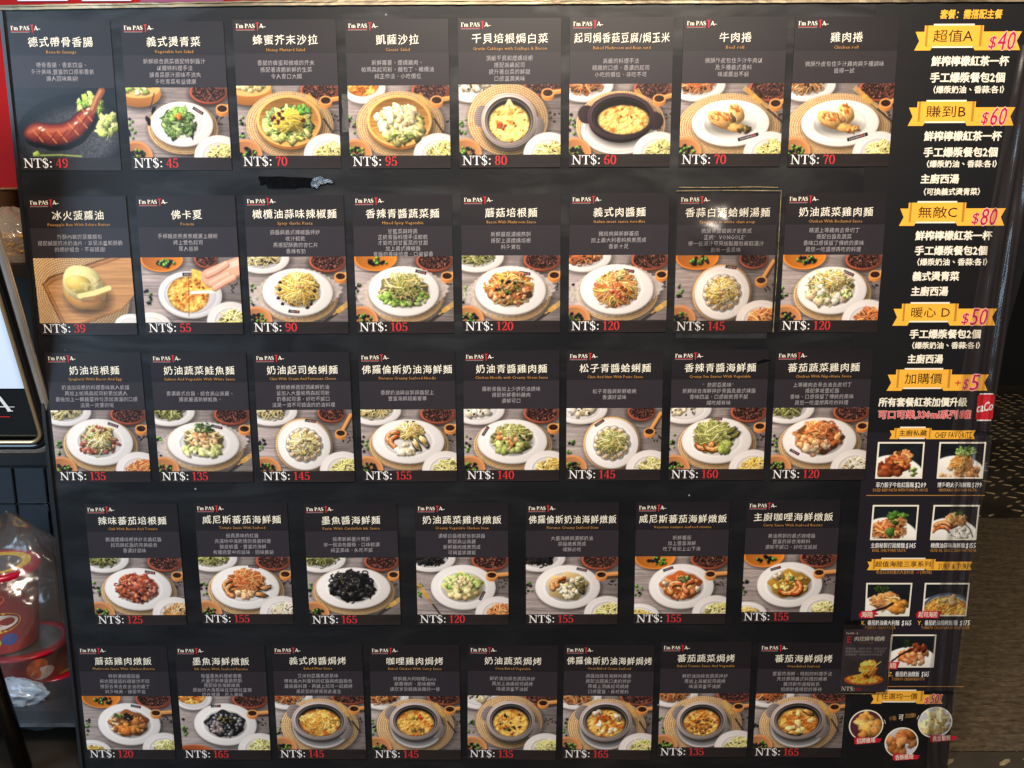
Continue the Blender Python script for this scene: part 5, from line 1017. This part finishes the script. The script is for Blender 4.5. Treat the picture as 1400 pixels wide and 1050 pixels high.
e = .0014
snack = poster('snack_poster', [(.5368, -.9425), (.7025, -.9425), (.7005, -.8045), (.5375, -.8045)], .0010, M_SHEET, 'small black poster of three round fried snack photos at the bottom right of the board')
ribbon(snack, e, 1197, 1262, 944, 958, 1191, 1289, 949, 961.5, '任選均一價', (1204, 1254), '$50!', (1263, 1287))
m = MB(); ltr(m, '小點', 1215, 1225, 981.5, 6.5, off=e, bold=.01, rot=.07); ltr(m, '可', 1228, 1235, 980, 9, off=e, bold=.03, mi=1); ltr(m, '加購!', 1237, 1252, 978, 6.5, off=e, bold=.01, rot=.07)
for s_ in (-1, 1):
    for k in range(2):
        q = bd(1232+s_*(21.5+k*2.5), 986 if s_ < 0 else 980); m.poly([(q[0]-.0004, q[1]-.0035), (q[0]+.0004, q[1]-.0035), (q[0]-s_*-.0025+.0004, q[1]+.0035), (q[0]-s_*-.0025-.0004, q[1]+.0035)], e, 1)
put(m, 'item_line', [M_GOLD, M_CREAM], snack)
def rounded(t, img, cx, cy, r, words, lx, ly0, ly1):
    c = bd(cx, cy); rr = bd(cx+r, cy)[0]-c[0]; rz = rr*1.0; m = MB()
    m.poly([(c[0]+rr*math.cos(a), c[1]+rz*math.sin(a)) for a in np.linspace(0, 2*PI, 48, endpoint=False)], e); f = put(m, 'snack_photo', M_CREAM, t)
    ny, nx = img.shape[:2]; k = 24; me = bpy.data.meshes.new('printed_picture'); V, cl = [(c[0], -e-.0002, c[1])], [img[ny//2, nx//2]]
    for i in range(1, k+1):
        for j in range(72):
            a = 2*PI*j/72; q = i/k; V.append((c[0]+.93*rr*q*math.cos(a), -e-.0002, c[1]+.93*rz*q*math.sin(a))); cl.append(img[int((.5-.495*q*math.sin(a))*(ny-1)), int((.5+.495*q*math.cos(a))*(nx-1))])
    F = [(0, 1+j, 1+(j+1) % 72) for j in range(72)]+[(1+(i-1)*72+j, 1+i*72+j, 1+i*72+(j+1) % 72, 1+(i-1)*72+(j+1) % 72) for i in range(1, k) for j in range(72)]
    me.from_pydata(V, [], F); s = np.array(cl)*.97; l = np.where(s <= .04045, s/12.92, ((s+.055)/1.055)**2.4)
    me.color_attributes.new('ink', 'FLOAT_COLOR', 'POINT').data.foreach_set('color', np.hstack([l, np.ones((len(l), 1))]).astype(np.float32).ravel()); me.materials.append(M_PHOTO)
    o = bpy.data.objects.new('printed_picture', me); COL.objects.link(o); child(o, t); o.parent = f; o.matrix_parent_inverse = Matrix()
    x0, x1 = lx; m = MB(); m.poly([bd(x0, ly1+3), bd(x0+4, ly1+4), bd(x1-3, ly0+5), bd(x1, ly0), bd(x1-8, ly0-1), bd(x0, ly1-6)], e+.0004)
    ltr(m, words, x0+3, x1-9, (ly0+ly1)/2+1.4, 7.5, off=e+.0006, bold=.025, mi=1, rot=.09); put(m, 'badge', [mat('badge_red_ink'), M_CREAM], t, f)
rounded(snack, SP[11], 1183.7, 991, 23.5, '招牌雞塊', (1167.5, 1205), 1009, 1013)
rounded(snack, SP[12], 1278, 987, 23.5, '黃金薯條', (1271, 1308), 1006, 1010)
rounded(snack, SP[13], 1232, 1014.5, 23, '香酥雞翅', (1220, 1257), 1032, 1035)
cover(snack, -.940, -.806, .667, .7045, .66, .7025)

# the little laminated card taped over the corner of the posters
ec = empty('menu_card', (bd(1182, 946)[0], 0, bd(1182, 946)[1]), 'small laminated card with a red letter E, stuck over the posters at the lower right', 'menu card')
a, b, c, d = bd(1154, 860), bd(1216.5, 860), bd(1147.5, 945), bd(1211, 945); xl, xr, zt, zb = (a[0]+c[0])/2, (b[0]+d[0])/2, a[1], c[1]
m = MB(); m.slab([(xl, zb), (xr, zb), (xr, zt), (xl, zt)], .0013, .0022); child(m.build('card_sheet', mat('small_card_paper', (.25, .205, .24), .38, noise=(20, .1))), ec)
o = picture('dish_photo', SP[20], [(xl+.003, zb+(zt-zb)*.52), (xr-.003, zb+(zt-zb)*.52), (xl+.003, zb+(zt-zb)*.10), (xr-.003, zb+(zt-zb)*.10)], .0024, None); child(o, ec)
e = .0025
m = MB(); W_ = xr-xl; H_ = zt-zb
roman(m, "I'm PAS", xl+.003, zt-.0075, .0028, e, 0, 1.1, 1.3); roman(m, 'T', xl+.0165, zt-.0085, .004, e, 1, .8, 1.3); roman(m, 'A', xl+.0193, zt-.0075, .0028, e, 0, 1.1, 1.3); put(m, 'logo', [M_CREAM, M_RED], ec)
m = MB(); text(m, 'E', xl+.0045, zt-.0165, .014, width=.0085, bold=.05, off=e, mi=1); text(m, '肉控燒牛焗烤', xl+.0165, zt-.0155, .0085, width=W_-.025, bold=.012, off=e, tilt=.08); put(m, 'title', [M_CREAM, M_RED], ec)
m = MB(); text(m, 'Stewed beef gratin', 0, zt-.0225, .003, width=.021, center=(xl+xr)/2, off=e); put(m, 'subtitle', M_GOLD, ec)
m = MB()
for k, s in enumerate(('香濃肉醬、慢燉牛肉塊、再鋪上起司', '經過長時間熬煮的美味、口感豐富', '拉絲起司、是肉控的您的最愛')): text(m, s, xl+.004, zt-.0325-k*.0052, .0040, width=W_-.008-(.003*k), off=e)
put(m, 'description', M_GREY, ec)
m = MB(); roman(m, 'NT$:', xl+.0015, zb+.0022, .0072, e, 0, 1.12, 1.2); roman(m, '155', xl+.0245, zb+.0024, .0052, e, 1, 1.1, 1.1); put(m, 'price_figure', [M_CREAM, M_RED], ec)
m = MB(); m.add(*sheet_grid(xl-.002, xr+.002, zb-.0025, zt+.009, lambda u, v: .0030+.0016*math.sin(u*3.1)*math.sin(v*3.1)+.0008*math.sin(v*14+u*5), 24, 30)); child(m.build('laminating_film', M_FILM, None, True), ec)
m = MB(); m.tube([(xl-.002, -.003, zb-.0025), ((xl+xr)/2, -.0033, zb-.0027), (xr+.002, -.003, zb-.0025), (xr+.0022, -.0034, zt+.008)], .0004, 6); child(m.build('film_edge', M_FEDGE), ec)
tag(ragged([(1155, 859), (1177, 857), (1176, 847), (1156, 848)], .0012, .0030, .0008).build('tape_scrap', M_TAPE), 'black tape scrap on top of the small laminated card', 'tape')

# ================================================================= LEFT OF THE BOARD
M_REDW = mat('red_banner_print', (.60, .05, .06), .75, spec=.2, noise=(4, .2))
rb = empty('red_banner', at(120, 288, .30), 'red printed banner with pale panels hanging behind the top left of the board', 'banner')
def plate_px(x0, y0, x1, y1, Y, th):
    a, b = at(x0, y1, Y), at(x1, y0, Y); m = MB(); m.box(((a[0]+b[0])/2, Y+th/2, (a[2]+b[2])/2), (b[0]-a[0], th, b[2]-a[2])); return m
child(plate_px(-160, -90, 480, 272, .30, .006).build('banner_cloth', M_REDW), rb)
M_PALE = mat('pale_banner_print', (.86, .82, .86), .45); M_PLUM = mat('plum_banner_print', (.52, .20, .36), .45)
child(plate_px(24, -90, 84, 1.5, .296, .002).build('pale_panel', M_PALE), rb); child(plate_px(112, -90, 172, 1.5, .296, .002).build('pale_panel', M_PALE), rb)
child(plate_px(192, -90, 300, 3, .296, .002).build('plum_panel', M_PLUM), rb)
M_SHELF = mat('dark_brown_board', (.16, .13, .11), .6, noise=(8, .3), stretch=(.3, 1, 3))
sh = empty('display_shelf', at(10, 520, .28), 'dark brown shelf unit beside the board on the left', 'shelf')
child(plate_px(-200, 272, 240, 640, .36, .02).build('back_panel', M_SHELF), sh)
def ledge(y_px, Y0, Y1, th, x0, x1, M, name, top):
    z = at(0, y_px, Y0)[2]; m = MB(); m.box(((x0+x1)/2, (Y0+Y1)/2, z-th/2), (x1-x0, Y1-Y0, th)); o = m.build(name, M); child(o, top); return z
zs = ledge(362, .09, .355, .02, -1.1, -.60, M_SHELF, 'shelf_board', sh)
M_TAN = mat('tan_paper_bowl', (.56, .40, .28), .6, noise=(20, .15))
pb = at(2, 300, .24); m = MB(); H = .115
m.lathe([(.001, .0005), (.034, .0005), (.046, H), (.050, H), (.050, H+.004), (.043, H+.004), (.032, .006), (.001, .006)], 40, (0, 0, 0)); o = m.build('paper_bowl', M_TAN, None, True); o.location = (pb[0]-.012, .25, zs)
tag(o, 'tall tan paper cup on the shelf in front of the red banner', 'cup')
npk = empty('noodle_packet', (at(18, 350, .16)[0], .16, zs), 'packet of yellow noodles in pale crinkled wrap on the left shelf', 'noodle packet')
m = MB()
for k in range(70):
    P = []; x, y, z = rs.uniform(-.045, .05), rs.uniform(-.035, .035), rs.uniform(.005, .042); a = rs.rand()*6.28
    for q in range(12):
        x = np.clip(x+.008*math.cos(a), -.055, .055); y = np.clip(y+.008*math.sin(a), -.042, .042); z = np.clip(z+rs.randn()*.002, .003, .045); a += rs.randn()*.5+.25; P.append((x, y, z))
    m.tube(np.array(P)+rs.randn(12, 3)*.0004, .0021, 5)
M_NOOD = mat('dried_yellow_noodle', (.86, .62, .20), .5, noise=(60, .25)); m.build('noodles', M_NOOD, npk, True)
def blob(rx, ry, h, amp, n=44, k=26, seed=0, pinch=.0, freq=(5, 9)):
    r_ = np.random.RandomState(seed); ph = r_.rand(8)*6.28; V = []; F = []
    for i in range(k):
        v = i/(k-1); s = math.sin(PI*(.06+.94*min(v*1.0, 1)))**.55 if v > .3 else math.sin(PI*(.06+.282))**.55*(0.86+.14*v/.3)
        s = max(s, pinch)
        for j in range(n):
            a = 2*PI*j/n; w_ = 1+amp*(math.sin(freq[0]*a+ph[0]+3*v)*.5-abs(math.sin(freq[1]*.5*a+ph[1]-5*v))*.9-abs(math.sin(4*a+ph[2]+7*v))*.8-abs(math.sin(8*v+ph[3]+3*a))*.8+1.0)
            V.append((rx*s*w_*math.cos(a), ry*s*w_*math.sin(a), max(.0006, h*v*(1+.05*math.sin(3*a+ph[4])*v)+r_.randn()*.0006)))
    for i in range(k-1):
        for j in range(n): F.append((i*n+j, i*n+(j+1) % n, (i+1)*n+(j+1) % n, (i+1)*n+j))
    F.append(tuple(range((k-1)*n, k*n))); return V, F
M_WRAP = film('crinkled_pale_wrap', gloss=.10, rough=.16, bump=(45, .9, .01), haze=.30, hazecol=(.90, .82, .72))
m = MB(); m.add(*blob(.068, .055, .085, .05, seed=3, pinch=.12)); m.build('wrapper', M_WRAP, npk, True)

# framed sign standing at the left edge of the picture
p0 = at(83, 615, .03); up = np.array((0, -.31, .9507)); lf = np.array((-1., 0, 0)); fw = np.array((0, -.9507, -.31))
ms = empty('sign_stand', (at(38, 1050, -.02)[0]+.03, -.02, FLOOR_Z), 'tilted chrome and black framed sign with a pale glowing panel at the left edge', 'sign')
def loc(u, v, d=0): return p0+lf*u+up*v+fw*d             # u to the left, v up along the frame, d towards the viewer
def rrect(w0, h0, r, inset, d, n=9, Wd=.40, Hd=.52):
    P = []; 
    for (cx, cy, a0) in ((r, r, 180), (Wd-r, r, 270), (Wd-r, Hd-r, 0), (r, Hd-r, 90)):
        for a in np.linspace(a0, a0+90, n): P.append((cx+(r-inset)*math.cos(math.radians(a)), cy+(r-inset)*math.sin(math.radians(a))))
    return [loc(u, v, d) for u, v in P]
M_CHROME = mat('polished_chrome', (.90, .90, .90), .38, metal=.9, rvar=(12, .06)); M_GOLDT = mat('champagne_trim', (.80, .70, .54), .28, metal=.8); M_BLACKG = mat('gloss_black_plastic', (.02, .02, .024), .12, spec=.6)
def ring(P, r, name, M, n=10):
    P = np.array(P+[P[0], P[1]]); m = MB(); m.tube(P, r, n, 0, False); return child(m.build(name, M, None, True), ms)
ring(rrect(0, 0, .040, .004, 0), .0075, 'chrome_frame', M_CHROME); ring(rrect(0, 0, .040, .0110, .006), .0060, 'black_frame', M_BLACKG); ring(rrect(0, 0, .040, .0195, .008), .0034, 'inner_trim', M_GOLDT)
ring(rrect(0, 0, .040, -.0032, .002), .0010, 'outer_trim', M_GOLDT)
def quad3(u0, v0, u1, v1, d, name, M, top=None):
    m = MB(); m.add([loc(u0, v0, d), loc(u1, v0, d), loc(u1, v1, d), loc(u0, v1, d)], [(3, 2, 1, 0)]); o = child(m.build(name, M), ms); return o
m = MB(); c = loc(.2, .26, -.008); R = np.array([lf, up, fw]).T; m.box(c, (.385, .505, .012), 0, R); child(m.build('backing', M_BLACKG), ms)
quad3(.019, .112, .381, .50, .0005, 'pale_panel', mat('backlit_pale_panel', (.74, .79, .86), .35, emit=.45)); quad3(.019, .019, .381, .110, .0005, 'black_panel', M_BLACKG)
def on_sign(m, name, M):                                 # flat lettering mapped on to the sign
    for i, v in enumerate(m.v): m.v[i] = np.array([loc(.40-q[0], q[2], .001-q[1]) for q in v])
    m.f = [f for f in m.f]; return child(m.build(name, M), ms)
m = MB(); xe = .40-.057; hL = .026
wA = roman_width('A', hL, 1.15); wT = roman_width('T', hL, .8); wp = roman_width("I'm PAS", hL, 1.15)
roman(m, 'A', xe-wA, .072, hL, .0004, 0, 1.15, 1.2); roman(m, 'T', xe-wA-wT, .066, hL*1.3, .0004, 1, .7, 1.2); roman(m, "I'm PAS", xe-wA-wT-wp, .072, hL, .0004, 0, 1.15, 1.2)
m.poly([(xe-wA-.14, .0615), (xe-.006, .0615), (xe-.006, .0630), (xe-wA-.14, .0630)], .0004, 1); on_sign(m, 'lettering', [M_WHITE, M_RED])
m = MB(); m.poly([(xe-.016, .0795), (xe+.006, .0795), (xe+.006, .0806), (xe-.016, .0806)], .0006); on_sign(m, 'lettering', [M_WHITE])
g0, g1 = at(-2, 945, -.02), at(34, 1056, -.02); dv = g1-g0; k = (FLOOR_Z+.012-g0[2])/dv[2]; foot = g0+dv*k; topp = g0-dv*(.33/np.linalg.norm(dv))
m = MB(); m.tube([foot, foot+(topp-foot)*.5, topp], .0135, 16); child(m.build('post', mat('dark_chrome_post', (.20, .18, .16), .2, metal=.9), None, True), ms)
ms.location = (foot[0], foot[1], FLOOR_Z)
for o in list(ms.children): o.matrix_parent_inverse = Matrix.Translation(-ms.location)

# counter, shelf and the bags of noodle tubs
M_COUNTER = mat('dark_grey_cabinet', (.20, .21, .23), .42, noise=(5, .2), rvar=(6, .1))
ct = empty('counter', at(40, 1040, .30)*np.array((1, 1, 0))+np.array((0, 0, FLOOR_Z)), 'dark grey cabinet with an open shelf behind the left edge of the board', 'cabinet')
a, b = at(-160, 640, .34), at(230, 640, .34); m = MB(); m.box(((a[0]+b[0])/2, .35, (a[2]+FLOOR_Z)/2), (b[0]-a[0], .02, a[2]-FLOOR_Z)); child(m.build('back_panel', M_COUNTER), ct)
m = MB()
for px in (18, 62): q = at(px, 650, .34); m.box((q[0], .3385, (a[2]+FLOOR_Z)/2), (.003, .004, a[2]-FLOOR_Z))
q = at(30, 688, .34); m.box(((a[0]+b[0])/2, .3385, q[2]), (b[0]-a[0], .004, .003)); child(m.build('panel_seam', M_BLACKG), ct)
zb_ = ledge(972, .05, .335, .022, -1.2, -.55, M_COUNTER, 'shelf_board', ct)
M_LIP = mat('worn_metal_lip', (.42, .43, .45), .35, metal=.7, noise=(30, .4)); m = MB(); m.box((-.875, .0465, zb_-.024), (.65, .006, .004)); child(m.build('shelf_lip', M_LIP), ct)
M_TUB = mat('red_tub_plastic', (.66, .05, .16), .28, spec=.5, noise=(14, .15)); M_YT = mat('yellow_label', (.90, .74, .18), .4); M_LW = mat('white_label', (.88, .86, .84), .4, noise=(40, .06)); M_LB = mat('blue_label', (.10, .30, .66), .4); M_LG = mat('lime_label', (.74, .78, .26), .4); M_OR = mat('orange_food_print', (.82, .36, .10), .4, noise=(90, .5)); M_LID = mat('foil_lid', (.50, .50, .52), .3, metal=.6, noise=(30, .3))
def tub(cx, cy, z, r0, r1, h, label, turn=0, lab=True):
    t = empty('noodle_tub', (cx, cy, z), label, 'noodle tub', 'red noodle tubs in the plastic bag')
    m = MB(); m.lathe([(.001, .0004), (r0, .0004), (r0*1.02, .004), (r1, h*.94), (r1+.004, h*.95), (r1+.004, h), (r1-.002, h)], 48); m.build('tub_body', M_TUB, t, True)
    m = MB(); m.lathe([(r1+.0045, h*.935), (r1+.006, h*.96), (r1+.005, h+.002), (r1-.010, h+.003), (r1-.011, h+.0015)], 48); m.build('lid_rim', M_TUB, t, True)
    m = MB(); m.lathe([(r1-.0105, h+.002), (r1*.5, h+.001), (.0005, h+.001)], 40); m.build('lid', M_YT if lab else M_LID, t, True)
    if lab: m = MB(); m.lathe([(r1*.62, h+.0014), (r1*.4, h+.0022), (.0005, h+.0022)], 40); m.build('lid_print', M_LID, t, True)
    def R_(z): return r0+(r1-r0)*z/h
    def sticker(a0, zc, ra, rz, M, name, off=.0012, n=22):
        m = MB(); V = []
        for k in range(n):
            q = 2*PI*k/n; zz = zc+rz*math.sin(q); aa = a0+ra*math.cos(q)/R_(zc); rr = R_(zz)+off; V.append((rr*math.cos(aa), rr*math.sin(aa), zz))
        rr = R_(zc)+off+.0004; V.append((rr*math.cos(a0), rr*math.sin(a0), zc)); m.add(V, [(k, (k+1) % n, n) for k in range(n)]); m.build(name, M, t)
    if lab:
        F = -PI/2+turn
        sticker(F-.10, h*.72, .030, .013, M_OR, 'food_print', .0010); sticker(F+.05, h*.42, .042, .020, M_YT, 'label_border', .0010); sticker(F+.05, h*.425, .037, .0145, M_LW, 'white_label', .0018)
        sticker(F+.40, h*.19, .013, .011, M_LB, 'blue_label'); sticker(F-.02, h*.17, .011, .009, M_LG, 'lime_label')
        m = MB(); V = []; a0 = F+.10
        for k in range(3):                                  # red brush strokes of the brand panel
            for s_ in range(4):
                aa = a0+(-.26+.15*k)+.022*(s_ % 2); zz = h*.425+(-.005+.0033*s_); rr = R_(zz)+.0026
                m.add([(rr*math.cos(aa+da), rr*math.sin(aa+da), zz+dz) for da, dz in ((0, -.0008), (.085, -.0004), (.085, .0008), (0, .0006))], [(0, 1, 2, 3)])
        m.build('label_strokes', M_RED, t)
    else:
        sticker(-PI/2+.75, h*.55, .018, .02, M_OR, 'food_print'); sticker(-PI/2+.88, h*.36, .020, .012, M_LW, 'white_label')
    return t
lowc = at(38, 950, .17); tub(lowc[0]-.004, .185, zb_, .066, .074, .060, 'lower red noodle tub on the cabinet shelf, mostly hidden by plastic', 0, False)
upc = at(0, 800, .17); tub(upc[0]-.004, .170, zb_+.066, .056, .068, .148, 'upper red noodle tub with yellow rim and white cloud label', .28)
M_BAG = film('clear_plastic_bag', gloss=.09, rough=.20, bump=(18, .8, .014), haze=.10, hazecol=(.72, .64, .58))
m = MB(); m.add(*blob(.124, .114, .288, .055, 96, 60, 11, .10)); o = m.build('plastic_bag', M_BAG, None, True); o.location = (upc[0]+.006, .20, zb_)
tag(o, 'crumpled clear plastic bag around the red noodle tubs on the shelf', 'plastic bag')
M_BAG2 = film('milky_plastic_bag', gloss=.08, rough=.16, bump=(30, .9, .012), haze=.42, hazecol=(.70, .76, .82))
q = at(8, 905, .06); m = MB(); m.add(*blob(.062, .022, .044, .13, 60, 34, 5, .2)); o = m.build('plastic_sheet', M_BAG2, None, True); o.location = (q[0]-.004, .078, zb_)
tag(o, 'folded bluish white plastic film tucked in front of the red tubs', 'plastic film')
q = at(92, 1090, .20); m = MB(); m.add(*blob(.085, .09, at(92, 1026, .2)[2]-FLOOR_Z, .03, 50, 26, 8, .12)); o = m.build('plastic_bag', M_BAG2, None, True); o.location = (q[0], .20, FLOOR_Z)
tag(o, 'milky plastic bag on the floor under the cabinet shelf at the lower left', 'plastic bag')
tub(q[0], .20, FLOOR_Z, .045, .052, .075, 'red noodle tub inside the milky bag on the floor', .4)

bpy.data.objects.remove(_fo)
